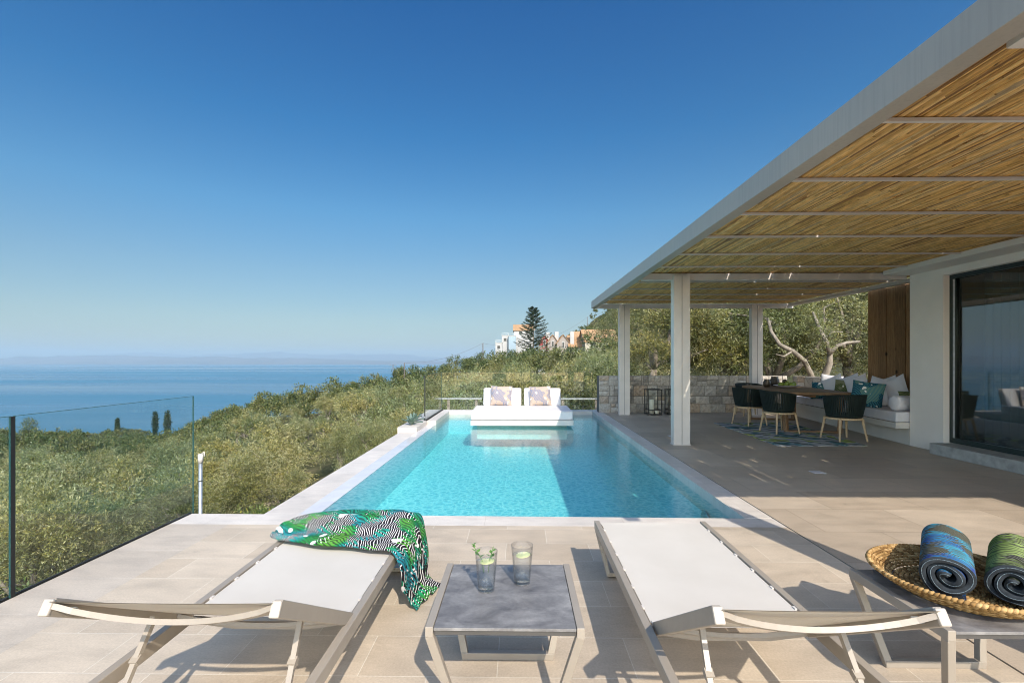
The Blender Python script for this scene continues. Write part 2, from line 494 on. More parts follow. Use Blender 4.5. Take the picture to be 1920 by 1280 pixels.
def sea():
    t = NT('sea_water')
    v = t.coord(scale=(1, 1, 1))
    n = t.math('ADD', t.noise(v, .045, 6, .6), t.math('MULTIPLY', t.noise(t.coord(scale=(.0016, .0045, 1)), 1, 4, .6), 2.0))
    p = t.pbr((.006, .075, .15), .22, 0, t.bump(n, .28, 1.2), .5)
    p.inputs['IOR'].default_value = 1.33
    bands = t.noise(t.coord(scale=(.00012, .0007, 1)), 1, 4, .55)
    t.link(t.ramp(bands, [(.35, (.008, .075, .16)), (.65, (.02, .16, .25))]), p.inputs['Base Color'])
    t.link(t.ramp(bands, [(.35, .10), (.65, .42)]), p.inputs['Roughness'])
    MB().add([(-60000, -3000, -150), (60000, -3000, -150), (60000, 60000, -150), (-60000, 60000, -150)], [(0, 1, 2, 3)]).build('sea', t.m)
    tag(D.objects['sea'], kind='structure')
sea()

def far_coast():
    """two hazy mountain ranges on the mainland across the strait"""
    rng = np.random.RandomState(3)
    def fbm(x, seed):
        r = np.random.RandomState(seed); o = np.zeros_like(x)
        for k in range(1, 7):
            o += np.sin(x * (2 ** k) * .9 + r.rand() * 9) * (.55 ** k)
        return o
    t = NT('far_mountain'); v = t.coord(scale=(.0006, .0006, .0012))
    t.pbr(t.ramp(t.noise(v, 1, 6, .65), [(.3, (.10, .095, .085)), (.7, (.20, .16, .14))]), .95, 0, None, .05)
    for name, y0, pts, seed, dep in (('near_mountains', 17500, [(-22000, 330), (-17500, 300), (-15500, 330), (-13000, 280), (-11000, 230), (-9000, 190), (-7000, 150), (-5200, 120), (-2500, 100), (0, 80), (5000, 60)], 5, 4200),
                                     ('far_mountains', 26500, [(-30000, 520), (-26000, 600), (-22500, 520), (-18500, 600), (-15500, 640), (-12000, 560), (-9000, 500), (-5500, 380), (-2500, 260), (2000, 200)], 11, 8000)):
        xs = np.linspace(pts[0][0], pts[-1][0], 420); hs = np.interp(xs, [p[0] for p in pts], [p[1] for p in pts])
        prof = np.maximum(30, hs * (1 + .20 * fbm(xs / 2600, seed)))
        rows = 14; V = []
        for j in range(rows):
            k = j / (rows - 1)
            ridgek = math.sin(k * math.pi * .5) ** 1.15 if k < .99 else 1
            hh = prof * ridgek * (1 + .12 * fbm(xs / 900 + j * .7, seed + j)) - (5 if j == 0 else 0)
            V.append(np.stack([xs, np.full_like(xs, y0 + dep * k), -150 + np.maximum(hh, -4) * (0 if j == 0 else 1) - (2 if j == 0 else 0)], -1))
        V.append(np.stack([xs, np.full_like(xs, y0 + dep * 1.6), np.full_like(xs, -152.)], -1)); rows += 1
        V = np.concatenate(V); n = len(xs)
        i = np.arange((rows - 1) * n).reshape(rows - 1, n)[:, :-1].ravel()
        o = np_mesh(name, V, np.stack([i, i + 1, i + n + 1, i + n], -1), t.m, None, True); tag(o, kind='structure')
far_coast()

def haze():
    t = NT('haze_air')
    p = t.node('ShaderNodeVolumePrincipled'); p.inputs['Color'].default_value = (.56, .70, .80, 1); p.inputs['Density'].default_value = HAZE
    p.inputs['Anisotropy'].default_value = .1
    t.link(p.outputs[0], t.out.inputs['Volume'])
    MB().box(-31500, 31500, -3200, 36500, -161, 640).build('haze', t.m)
    tag(D.objects['haze'], kind='stuff')
HAZE = .000058
haze()

# ================================================================== TERRACE AND POOL
WZ = -.10            # water level
XL, XR, YN, YF = -1.95, 2.0, 4.30, 13.2
def struct(mb, name, mat, **k):
    o = mb.build(name, mat, None, **k); tag(o, kind='structure'); return o

struct(MB().box(-2.48, 2.243, -5, 4.06, -.25, 0), 'terrace', M['tile'])
struct(MB().box(-2.99, -2.4805, -5, 4.06, -.25, 0), 'terrace_border', M['tile_pale'])
struct(MB().prism([(-2.99, 4.0605), (2.243, 4.0605), (2.243, YN - .02), (-2.0, YN + .03), (-2.99, YN + .04)], -.25, .0), 'terrace_coping', M['coping'])
mb = MB().box(2.257, 14, -5, YN + 9.8, -.25, 0)
struct(mb, 'covered_terrace', M['deck'])
struct(MB().box(2.243, 2.257, -5, 13.6, -.12, -.02), 'drain_channel', M['black_gap'])
# right-hand coping, far coping, raised return on the left
struct(MB().prism([(XR, YN), (2.243, YN), (2.243, 13.6), (XR, 13.6)], -.25, 0), 'pool_coping', M['coping'])
struct(MB().box(-2.2, XR - .003, YF, 13.6, -.25, 0).box(-2.2, -1.93, 11.1, YF - .003, -.25, 0), 'pool_end_coping', M['coping'])
# lower infinity edge on the left
struct(MB().box(-2.49, -2.142, YN + .04, 9.95, -.3, WZ + .002), 'overflow_coping', M['coping'])
t = NT('wet_weir_stone'); vv = t.coord()
t.pbr(t.ramp(t.noise(vv, 5, 5), [(.3, (.60, .58, .60)), (.7, (.70, .68, .69))]), .12, 0, t.bump(t.noise(vv, 14, 2), .08, .01), .6)
struct(MB().box(-2.14, XL - .004, YN + .04, 11.1, -.3, WZ + .004), 'overflow_weir', t.m)
struct(MB().box(-2.54, -2.142, 9.952, 13.6, -.3, 0).box(-2.14, -2.2 + .001, 11.1, 13.6, -.3, -.001), 'planter_kerb', M['coping'])
# retaining walls under the terrace
struct(MB().box(-2.975, -2.3, -5, 4.30, -5, -.252), 'retaining_wall', M['white_plaster'])
struct(MB().box(-2.47, -2.0, 4.305, 13.58, -6, -.302).box(-1.99, 2.2, 13.3, 13.58, -6, -.252).box(2.3, 13.9, 13.4, 14.05, -4, -.252), 'pool_retaining_wall', M['white_plaster'])

FLOOR = -.62
t = NT('aqua_pool_lining'); vv = t.coord()
br = t.node('ShaderNodeTexBrick'); br.offset = 0
for k_, v_ in (('Scale', 1), ('Brick Width', .05), ('Row Height', .05), ('Mortar Size', .0022)): br.inputs[k_].default_value = v_
br.inputs['Color1'].default_value = (.66, .84, .80, 1); br.inputs['Color2'].default_value = (.74, .88, .84, 1); br.inputs['Mortar'].default_value = (.62, .76, .78, 1)
t.link(vv, br.inputs['Vector'])
t.pbr(br.outputs['Color'], .5, 0, None, .3)
M['lining'] = t.m
mb = MB()
x0, x1, y0, y1, zt = XL, XR, YN, YF, WZ - .0
mb.add([(x0, y0, FLOOR), (x1, y0, FLOOR), (x1, y1, FLOOR), (x0, y1, FLOOR)], [(0, 1, 2, 3)])
# walls: left up to the weir, others up to the coping underside
mb.add([(x0, y0, FLOOR), (x0, y1, FLOOR), (x0, y1, WZ - .004), (x0, y0, WZ - .004)], [(0, 1, 2, 3)])
mb.add([(x1, y0, FLOOR), (x1, y1, FLOOR), (x1, y1, -.251), (x1, y0, -.251)], [(3, 2, 1, 0)])
mb.add([(x0, y0, FLOOR), (x1, y0, FLOOR), (x1, y0, -.251), (x0, y0, -.251)], [(3, 2, 1, 0)])
mb.add([(x0, y1, FLOOR), (x1, y1, FLOOR), (x1, y1, -.251), (x0, y1, -.251)], [(0, 1, 2, 3)])
struct(mb, 'pool_basin', M['lining'])

def water():
    t = NT('pool_water'); v = t.coord()
    rip = t.math('ADD', t.noise(t.coord(scale=(1, .8, 1)), 19, 3, .6, .6), t.math('MULTIPLY', t.noise(v, 3.1, 2, .5, .4), .8))
    nrm = t.bump(rip, .20, .014)
    fr = schlick(t, .02, nrm)
    # caustic light painted as a network of bright lines in the surface's transmission colour
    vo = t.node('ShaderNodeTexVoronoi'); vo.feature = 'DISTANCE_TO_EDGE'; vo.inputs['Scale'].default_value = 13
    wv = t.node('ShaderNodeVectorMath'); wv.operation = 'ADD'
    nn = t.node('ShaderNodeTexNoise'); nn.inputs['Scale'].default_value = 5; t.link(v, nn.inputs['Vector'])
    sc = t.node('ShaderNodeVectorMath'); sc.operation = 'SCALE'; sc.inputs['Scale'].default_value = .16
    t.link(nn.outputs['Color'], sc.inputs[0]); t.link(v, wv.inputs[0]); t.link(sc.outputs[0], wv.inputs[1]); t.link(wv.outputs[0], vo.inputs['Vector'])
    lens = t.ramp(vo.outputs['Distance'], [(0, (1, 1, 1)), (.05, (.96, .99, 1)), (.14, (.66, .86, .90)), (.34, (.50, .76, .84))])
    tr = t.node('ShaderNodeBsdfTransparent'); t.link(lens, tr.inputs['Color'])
    gl = t.node('ShaderNodeBsdfGlossy'); gl.inputs['Roughness'].default_value = .015; t.link(nrm, gl.inputs['Normal'])
    mx = t.node('ShaderNodeMixShader'); t.link(fr, mx.inputs[0]); t.link(tr.outputs[0], mx.inputs[1]); t.link(gl.outputs[0], mx.inputs[2])
    t.link(mx.outputs[0], t.out.inputs['Surface'])
    ab = t.node('ShaderNodeVolumeAbsorption'); ab.inputs['Color'].default_value = (.06, .86, .86, 1); ab.inputs['Density'].default_value = ABS
    t.link(ab.outputs[0], t.out.inputs['Volume'])
    o = MB().box(XL - .012, XR + .012, YN - .012, YF + .012, FLOOR - .02, WZ).build('pool_water', t.m); tag(o, kind='structure')
ABS = .46
water()
# ================================================================== PERGOLA
CANOPY = 2.86
pg = thing('pergola', (2.6, 8, 0), 'white steel pergola with reed ceiling over the covered terrace', 'pergola')
def fx(y): return 1.925 - (y - 1.9) * .0068
# fascia beam along the pool side
MB().prism([(fx(1.0), 1.0), (fx(1.0) + .12, 1.0), (fx(12.42) + .12, 12.42), (fx(12.42), 12.42)], 2.73, 2.912).build('fascia', M['grey_metal'], pg, bevel=.003)
for y, xa, xb, top in ((1.96, 2.085, 5.94, 2.86), (8.02, 2.05, 6.39, 2.86)):
    MB().box(xa, xb, y, y + .13, 2.732, top - .02).build('beam', M['white_paint'], pg, bevel=.003)
MB().box(fx(12.42) + .125, 7.0, 12.38, 12.50, 2.732, 2.845).build('beam', M['white_paint'], pg, bevel=.003)
MB().box(6.86, 6.98, 8.0, 12.375, 2.775, 2.845).build('beam', M['white_paint'], pg, bevel=.003)
for y in (2.92, 3.87, 4.76, 5.64, 6.56, 7.45, 8.9, 9.75, 10.6, 11.5):
    xe = 5.94 if y < 7.97 else 6.85
    MB().box(fx(y) + .122, xe, y - .014, y + .014, 2.828, 2.849).build('purlin', M['white_paint'], pg)
def column(x, y):
    c = MB().box(x, x + .27, y, y + .16, 0.002, 2.80).build('column', M['white_paint'], pg, bevel=.004)
    MB().box(x + .132, x + .138, y - .003, y - .0005, .01, 2.79).build('seam', M['black_gap'], c)
    MB().box(x - .012, x + .282, y - .012, y + .172, 0.001, .012).build('base_plate', M['white_paint'], c)
for x, y in ((2.546, 1.90), (2.546, 7.96), (2.556, 12.33), (5.93, 12.33)):
    column(x, y)

def reeds():
    rng = np.random.RandomState(5)
    V = []; F = []; nv = 0
    n = 6
    def add_run(x, y0, y1, r, z, bend):
        nonlocal nv
        m = 3
        ys = np.linspace(y0, y1, m)
        xs = x + bend * np.array([0, 1, 0])
        zs = z + rng.uniform(-.002, .002, m)
        a = np.arange(n) * 2 * np.pi / n + rng.rand()
        rr = r * np.linspace(1.08, .92, m)
        P = np.stack([xs[:, None] + rr[:, None] * np.cos(a), np.repeat(ys[:, None], n, 1), zs[:, None] + rr[:, None] * np.sin(a)], -1).reshape(-1, 3)
        V.append(P)
        for j in range(m - 1):
            i = np.arange(n); k = (i + 1) % n
            F.append(np.stack([nv + j * n + i, nv + j * n + k, nv + (j + 1) * n + k, nv + (j + 1) * n + i], -1))
        nv += m * n
    slits = []
    for _ in range(90):
        sy = rng.uniform(2.2, 12.2); sx = rng.uniform(2.1, 5.9 if sy < 8 else 6.8); se = sy + rng.uniform(.06, .42)
        if any(sy - .05 < p < se + .05 for p in (2.92, 3.87, 4.76, 5.64, 6.56, 7.45)) and rng.rand() < .8: continue
        slits.append((sx, sy, se))
    for lay, (z, step, rad) in enumerate(((2.862, .0165, .0088), (2.878, .0165, .0092))):
        x = 2.03 if lay == 0 else 2.038
        while x < 6.86:
            y = 1.62 + rng.uniform(-.02, .02)
            yend = 12.36 if x > 0 else 12
            y_stop = 12.36
            if x > 5.95: y = 7.99
            while y < y_stop:
                L = rng.uniform(.5, 2.0); y2 = min(y_stop, y + L)
                sl_ = [q for q in slits if abs(q[0] - x) < .0105 and q[1] < y2 and q[2] > y]
                if sl_:
                    q = sl_[0]
                    if q[1] - y > .03: add_run(x, y, q[1], rad, z, 0)
                    y = max(q[2], y + .01); continue
                if rng.rand() > (.012 if lay == 0 else .03) or (y2 - y) < .02:
                    add_run(x + rng.uniform(-.0022, .0022), y, y2, rad * rng.uniform(.84, 1.12), z + rng.uniform(-.003, .003), rng.uniform(-.004, .004))
                y = y2 + .004
            x += step
    V = np.concatenate(V); F = np.concatenate(F)
    V -= np.array([2.6, 8, 0])
    np_mesh('reed_ceiling', V, F, M['reed'], pg, True)
reeds()

# ================================================================== HOUSE
hs = thing('house', (8, 5, 0), 'white plastered house wing with tall sliding window at the right', 'house')
mb = MB()
mb.box(6.40, 6.62, 7.35, 7.97, 0.002, 2.99)          # pier
mb.box(6.40, 6.62, 1.0, 7.3495, 2.68, 2.99)          # lintel
mb.box(6.40, 6.62, -3.0, .9995, 0.002, 2.99)
mb.box(6.6205, 11.5, 7.75, 7.97, 0.002, 2.99)        # end wall
mb.box(6.6205, 11.5, -3.0, -2.8, 0.002, 2.99)
mb.box(11.3, 11.5, -2.7995, 7.7495, 0.002, 2.99)
mb.build('wall', M['plaster'], hs)
MB().box(5.95, 6.397, -3, 7.95, 2.785, 2.862).build('ledger', M['plaster'], hs, bevel=.004)
MB().box(5.95, 11.6, -3.05, 7.98, 2.992, 3.16).build('roof', M['plaster'], hs)
MB().box(6.15, 6.60, -3, 7.30, 0.003, .16).build('step', M['step'], hs, bevel=.004)
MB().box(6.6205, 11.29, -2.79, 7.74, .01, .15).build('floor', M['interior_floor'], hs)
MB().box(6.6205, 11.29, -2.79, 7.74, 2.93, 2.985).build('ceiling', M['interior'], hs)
# sliding window
MB().box(6.49, 6.60, 1.001, 7.349, 2.62, 2.679).box(6.49, 6.60, 7.29, 7.349, .162, 2.6195).box(6.49, 6.60, 1.001, 7.2895, .162, .235).box(6.49, 6.60, 4.17, 4.24, .2355, 2.6195).box(6.49, 6.60, 1.001, 1.06, .2355, 2.6195).build('window', M['dark_frame'], hs, bevel=.003)
win = D.objects['window']
MB().box(6.54, 6.55, 1.061, 4.1695, .236, 2.6193).box(6.54, 6.55, 4.2405, 7.2895, .236, 2.6193).build('window_pane', M['window_glass'], win)
MB().box(6.485, 6.489, 7.255, 7.285, .24, 2.61).build('track', M['galv'], win)
# curtain just inside
def curtain(y0, y1):
    return MB().grid(lambda u, v: (6.85 + .035 * math.sin(u * (y1 - y0) * 52) + .01 * math.sin(u * 31), y0 + (y1 - y0) * u, .17 + 2.6 * v), int((y1 - y0) * 90), 2)
m_ = NT('sheer_curtain'); p_ = m_.pbr((.42, .43, .42), .9)
tag(curtain(6.55, 7.2).build('curtain', m_.m), 'pale sheer curtain gathered behind the window by the pier', 'curtain')
# picture on the inner back wall
pf = thing('picture', (10, 7.70, 1.6), 'dark framed picture seen through the sliding window', 'picture')
MB().box(8.6, 10.2, 7.66, 7.70, 1.42, 1.50).box(8.6, 10.2, 7.66, 7.70, 2.40, 2.48).box(8.6, 8.68, 7.66, 7.70, 1.501, 2.399).box(10.12, 10.2, 7.66, 7.70, 1.501, 2.399).build('frame', M['black'], pf)
MB().box(8.681, 10.119, 7.68, 7.70, 1.501, 2.399).build('print', M['interior'], pf)
# downlight box seen at the top right on the near beam is the beam end itself

# timber cladding behind the bench
tc = thing('timber_screen', (7.1, 8.9, 0), 'tall reclaimed timber screen standing behind the cushioned bench', 'screen')
y = 7.985; k = 0
rs = random.Random(4)
mb = MB()
while y < 9.82:
    wd = rs.uniform(.15, .24); y2 = min(9.83, y + wd)
    off = rs.uniform(0, .014)
    mb.box(7.06 - off, 7.12, y, y2 - .004, .38, 2.80 + rs.uniform(-.03, .02))
    y = y2
mb.build('boards', M['barnwood'], tc, bevel=.003)
MB().box(7.1205, 7.2, 7.99, 9.82, .38, 2.77).build('backing', M['barnwood'], tc)

# ================================================================== STONE WALL
def stone_mat():
    t = NT('rough_ashlar'); g = t.node('ShaderNodeNewGeometry'); v = t.coord()
    c = t.ramp(g.outputs['Random Per Island'], [(0, (.30, .27, .23)), (.3, (.40, .36, .305)), (.55, (.45, .405, .345)), (.8, (.54, .485, .415)), (.92, (.42, .32, .23)), (1, (.36, .33, .29))])
    c = t.mix(1, c, t.ramp(t.noise(v, 16, 7, .68), [(.28, .62), (.5, 1), (.75, 1.3)]), 'MULTIPLY')
    h = t.math('ADD', t.noise(v, 22, 6, .65), t.math('MULTIPLY', t.noise(v, 6, 3), .6))
    t.pbr(c, .9, 0, t.bump(h, .9, .025), .15)
    return t.m
M['stone'] = stone_mat()
M['mortar'] = plain('dark_mortar', (.13, .115, .10), .95, .2, 20, .002, 90)
def stone_wall(name, x0, x1, yb, h, label, rotz=0, face='front', seed=1):
    """blocks laid in broken courses; local x runs along the wall, front faces -y"""
    rs = random.Random(seed)
    root = thing(name, (x0, yb, 0), label, 'wall', rotz=rotz)
    L = x1 - x0
    mb = MB(); dep = .34
    def block(a, b, z0, z1, d0):
        g = .0055
        a += g; b -= g; z0 += g; z1 -= g
        nx = max(2, int((b - a) / .06)); nz = max(2, int((z1 - z0) / .06))
        ph = rs.random() * 99
        def fn(u, v):
            e = min(u, 1 - u, v, 1 - v)
            rnd = 0 if e < .001 else 1
            q = math.sin((u * (b - a) * 37 + ph)) * math.cos(v * (z1 - z0) * 41 + ph * 1.7)
            return (a + (b - a) * u, -d0 - (.014 + .009 * q) * rnd + (.004 if not rnd else 0), z0 + (z1 - z0) * v)
        mb.grid(fn, nx, nz, smooth=False)
        n = len(mb.v)
        mb.add([(a, -d0 + .004, z0), (b, -d0 + .004, z0), (b, .1, z0), (a, .1, z0), (a, -d0 + .004, z1), (b, -d0 + .004, z1), (b, .1, z1), (a, .1, z1)],
               [(0, 3, 2, 1), (4, 5, 6, 7), (0, 4, 7, 3), (1, 2, 6, 5)])
    z = 0.002
    while z < h - .05:
        hh = min(rs.choice((.20, .24, .28, .17)), h - z)
        if h - z - hh < .10: hh = h - z
        x = 0
        while x < L - .02:
            wd = min(rs.uniform(.16, .42), L - x)
            if L - x - wd < .12: wd = L - x
            mode = rs.random()
            if mode < .6 or hh < .19:
                block(x, x + wd, z, z + hh, rs.uniform(.0, .016))
            elif mode < .8:
                s = rs.uniform(.4, .6) * hh
                block(x, x + wd, z, z + s, rs.uniform(0, .016)); 
                if wd > .3:
                    m_ = rs.uniform(.35, .65) * wd
                    block(x, x + m_, z + s, z + hh, rs.uniform(0, .016)); block(x + m_, x + wd, z + s, z + hh, rs.uniform(0, .016))
                else: block(x, x + wd, z + s, z + hh, rs.uniform(0, .016))
            else:
                m_ = rs.uniform(.3, .6) * wd
                block(x, x + m_, z, z + hh, rs.uniform(0, .016))
                s = rs.uniform(.35, .65) * hh
                block(x + m_, x + wd, z, z + s, rs.uniform(0, .016)); block(x + m_, x + wd, z + s, z + hh, rs.uniform(0, .016))
            x += wd
        z += hh
    mb.build('stonework', M['stone'], root, world=False)
    MB().box(.004, L - .004, .012, dep, 0.004, h - .008).build('mortar_core', M['mortar'], root, world=False)
    return root
stone_wall('stone_wall', 2.12, 7.1, 12.85, .985, 'low grey stone block wall closing the far end of the covered terrace', seed=3)
stone_wall('stone_wall', 7.25, 10.30, 12.84, .985, 'stone block wall running behind the far half of the cushioned bench', rotz=R(-90), seed=8)
# ================================================================== VEGETATION
M['olive'] = leaf_mat('olive_leaf', (.130, .140, .046), (.38, .385, .235), .72, (.32, .29, .09), .09, .12)
M['olive_far'] = leaf_mat('olive_leaf_far', (.130, .138, .050), (.25, .25, .13), .65, (.30, .26, .11), .10, .15, True)
M['shrub'] = leaf_mat('shrub_leaf', (.085, .135, .040), (.20, .25, .12), .4, (.34, .34, .08), .10)
M['fir'] = leaf_mat('fir_needle', (.030, .055, .030), (.05, .075, .045), .4, (.07, .09, .04), .1, .1)
M['grass'] = leaf_mat('grass_blade', (.17, .19, .06), (.24, .25, .10), .45, (.46, .40, .20), .35, .4)
M['agave'] = plain('agave_leaf', (.13, .20, .16), .5, .2, 9, .002, 60)
t = NT('olive_bark'); v = t.coord(scale=(1, 1, .5))
t.pbr(t.ramp(t.noise(v, 7, 6, .65), [(.3, (.13, .11, .085)), (.7, (.40, .34, .27))]), .9, 0, t.bump(t.noise(v, 18, 6, .7), .9, .03), .15)
M['bark'] = t.m

def leaves(P, Dv, L, W, rng, fold=.25, out=None, wild=.65):
    """P base points (n,3), Dv unit directions (n,3) -> rhombic leaves"""
    n = len(P)
    r = rng.normal(size=(n, 3))
    if out is not None: r = out + r * wild
    s = np.cross(Dv, r); s /= np.linalg.norm(s, axis=1, keepdims=True) + 1e-9
    nn = np.cross(Dv, s)
    Lv = L * rng.uniform(.7, 1.25, (n, 1)); Wv = W * rng.uniform(.7, 1.2, (n, 1))
    mid = P + Dv * Lv * .45 + nn * Wv * fold * rng.uniform(-1, 1, (n, 1))
    V = np.stack([P, mid + s * Wv * .5, P + Dv * Lv, mid - s * Wv * .5], 1)
    return V
def unit(a): return a / (np.linalg.norm(a, axis=-1, keepdims=True) + 1e-9)

def blob_crown(rng, blobs, ntw, per, L, W, twl=.4, up=.35, shell=.45, spray=15, gather=.24):
    blobs = np.array(blobs, dtype=float); c = blobs[:, :3]; r = blobs[:, 3]
    pr = r ** 2; pr /= pr.sum()
    # leaves hang in sprays with dark gaps between them
    nsp = max(4, ntw // spray)
    ks = rng.choice(len(r), nsp, p=pr); ds = unit(rng.normal(size=(nsp, 3)) + np.array([0, 0, .25])); rs_ = 1 - shell * rng.rand(nsp) ** 1.6
    pick = rng.randint(0, nsp, ntw)
    k = ks[pick]
    d = unit(ds[pick] + rng.normal(size=(ntw, 3)) * gather)
    rad = r[k] * rs_[pick] * (1 + rng.normal(size=ntw) * .07)
    # lumpy surface
    rad *= 1 + .16 * np.sin(d[:, 0] * 7 + k) * np.cos(d[:, 1] * 6 + k * 2) + .1 * np.sin(d[:, 2] * 11 + k)
    base = c[k] + d * rad[:, None] * np.array([1, 1, .82])
    tw = unit(d * .8 + np.array([0, 0, up]) + rng.normal(size=(ntw, 3)) * .50)
    s = np.linspace(0, 1, per)
    P = base[:, None, :] + tw[:, None, :] * (s[None, :, None] * twl * rng.uniform(.6, 1.3, (ntw, 1, 1)))
    P[..., 2] -= (s ** 2 * .06)[None, :]
    P = P.reshape(-1, 3)
    T = np.repeat(tw, per, 0)
    Dv = unit(T * .75 + unit(rng.normal(size=P.shape)) * .85)
    O = np.repeat(unit(d + np.array([0, 0, .25])), per, 0)
    return leaves(P, Dv, L, W, rng, out=O)

def quads(V): 
    n = len(V); return V.reshape(-1, 3), np.arange(4 * n).reshape(n, 4)

def trunk_mb(rng, h, r0, tips, base_lean=(0, 0), forks=3):
    """gnarled trunk that divides into limbs reaching the given tips"""
    mb = MB()
    n = 5; pts = []
    for i in range(n):
        k = i / (n - 1)
        pts.append((base_lean[0] * k + rng.normal() * r0 * .35 * (i > 0), base_lean[1] * k + rng.normal() * r0 * .35 * (i > 0), h * k - .3 * (i == 0)))
    mb.tube(pts, [r0 * (1.45 - .6 * (i / (n - 1))) for i in range(n)], 9)
    top = np.array(pts[-1])
    for tp in tips:
        tp = np.array(tp); m = 5; q = []
        bend = rng.normal(size=3) * .16 * np.linalg.norm(tp - top)
        for i in range(m):
            k = i / (m - 1)
            q.append(tuple(top * (1 - k) + tp * k + bend * math.sin(k * math.pi) + np.array([0, 0, .1]) * math.sin(k * math.pi)))
        mb.tube(q, [r0 * (.62 - .5 * (i / (m - 1))) for i in range(m)], 7)
        # side branches
        for _ in range(3):
            b = np.array(q[rng.randint(2, 5)]); e = b + unit(rng.normal(size=3) + np.array([0, 0, .5])) * rng.uniform(.4, .9)
            mb.tube([tuple(b), tuple((b + e) / 2 + rng.normal(size=3) * .05), tuple(e)], [r0 * .16, r0 * .1, r0 * .04], 5)
    return mb

def olive_proto(seed, ntw, per, L, W, twl, h=4.3, r=1.75, nb=13, name='olive_tree'):
    rng = np.random.RandomState(seed)
    blobs = []
    for i in range(nb):
        a = 2 * math.pi * i * 2.4 / nb + rng.uniform(-.4, .4); q = r * rng.uniform(.30, .80)
        blobs.append((q * math.cos(a), q * math.sin(a), h - r * (.35 + .75 * (q / r) ** 1.5 + rng.uniform(0, .75)), r * rng.uniform(.26, .46)))
    blobs.append((rng.uniform(-.3, .3), rng.uniform(-.3, .3), h - r * .45, r * .45)); blobs.append((0, 0, h - r * 1.1, r * .55))
    root = thing(name, (0, 0, 0))
    tips = [(b[0] * .8, b[1] * .8, b[2]) for b in blobs[:5]]
    trunk_mb(rng, h * .26, .15, tips, (rng.uniform(-.2, .2), rng.uniform(-.2, .2))).build('trunk', M['bark'], root, world=False)
    V, F = quads(blob_crown(rng, blobs, ntw, per, L, W, twl))
    np_mesh('crown', V, F, M['olive'], root)
    return root

NEAR = [olive_proto(s, 2700, 13, .092, .0175, .36) for s in (11, 12, 13)]
MID = [olive_proto(s, 1150, 7, .155, .040, .44) for s in (21, 22, 23)]
GR_TREE = 'olive trees on the slope below the terrace'
SPOT = []
used = {}
def put_tree(protos, x, y, z, sc, rot, label, group, rs):
    p = protos[rs.randrange(len(protos))]
    o = p if p.name not in used else copy_tree(p)
    used[p.name] = 1
    o.location = (x, y, z); o.rotation_euler = (0, 0, rot)
    k = rs.uniform(.92, 1.1)
    o.scale = (sc * k, sc / k, sc)
    tag(o, label, 'olive tree', group)
    return o

rs = random.Random(19)
def zone(x, y, t):
    px = 960 + 900 * (x / max(t, .1) + .0156)
    if px > 1170: return 'olive tree on the ground behind the stone wall'
    dep = ['front row', 'second tier', 'mid grove', 'back grove', 'rearmost single'][int(np.searchsorted([9, 16, 28, 45], t))]
    pl = ['at the far left edge of the picture', 'behind the joint of the left glass', 'seen through the glass below the lone cypress', 'seen through the glass below the pair of cypresses',
          'just right of the left glass edge', 'below the widest stretch of open sea', 'below the shore end of the sea', 'left of the far glass and the agaves',
          'behind the left half of the daybed', 'below the fir tree', 'below the row of villas'][int(np.searchsorted([0, 130, 255, 370, 480, 620, 760, 880, 965, 1030], px))]
    return dep + ' olive tree ' + pl
def surf_top(px, t):
    return 1.4 + float(skyline(px)) * t - .15 - 1.25 * math.exp(-max(t - 4, 0) / 9)
ntree = 0
t_ = 4.2
rows = []
while t_ < 76:
    sp = 3.5 + t_ * .052
    xx = -1.22 * t_ - 1
    while xx < .235 * t_ + .5:
        x = xx + rs.uniform(-.4, .4) * sp; y = t_ + rs.uniform(-.4, .4) * sp
        xx += sp * 1.08
        if y < 2.6: continue
        if x > -4.15 and y < 15.2: continue
        if x > -1.0 and y < 15.8: continue
        if x > .19 * y and y < 26: continue
        if x < -3.1 and y < 6.3 and x > -7.2 and y < 5.0: continue          # open grass under the balustrade
        rows.append((y, x))
    t_ += sp * .92
rows.sort()
rows = rows[:286]
for y, x in rows:
    px = 960 + 900 * (x / y + .0156)
    gz = float(ground_z(x, y))
    top = min(gz + 5.2, surf_top(px, y) - rs.uniform(0, min(2.1, .5 + y * .08)) + rs.uniform(0, .018) * y)
    sc = (top - gz) / 4.4
    if sc < .28: continue
    sc = min(max(sc, .62), 1.3)
    put_tree(NEAR if y * y + x * x < 24 ** 2 else MID, x, y, gz - .05, sc, rs.uniform(0, 6.28), zone(x, y, y), zone(x, y, y).replace('olive tree', 'olive trees', 1), rs)
    ntree += 1
tmax_ind = rows[-1][0]
print('individual olives', ntree, 'to', tmax_ind)

# the large trees behind the stone wall: visible grey limbs, crowns above the roof line
def big_olive(x, y, z, h, r, seed, label, tips=None, lean=(0, 0), th=1.2, limbs=()):
    rng = np.random.RandomState(seed)
    root = thing('olive_tree', (x, y, z), label, 'olive tree')
    blobs = []
    for i in range(15):
        a = 2 * math.pi * i / 15 * 2.4 + rng.uniform(-.4, .4); q = r * rng.uniform(.2, .78)
        blobs.append((q * math.cos(a), q * math.sin(a), h - r * rng.uniform(.35, 1.55), r * rng.uniform(.28, .42)))
    tips = tips or [(b[0] * .9, b[1] * .9, b[2]) for b in blobs[:7]]
    tm = trunk_mb(rng, th, .17, tips, lean)
    for pts, r0 in limbs:
        w_ = [at(a, b, t=c) - Vector((x, y, z)) for a, b, c in pts]
        tm.tube([tuple(p) for p in w_], [r0 * (1 - .55 * i / (len(w_) - 1)) for i in range(len(w_))], 8)
    tm.build('trunk', M['bark'], root, world=False)
    V, F = quads(blob_crown(rng, blobs, 5200, 12, .085, .021, .36, shell=.6))
    np_mesh('crown', V, F, M['olive'], root)
big_olive(5.0, 15.2, -.3, 4.2, 1.85, 31, 'dense olive tree behind the wall between the far columns')
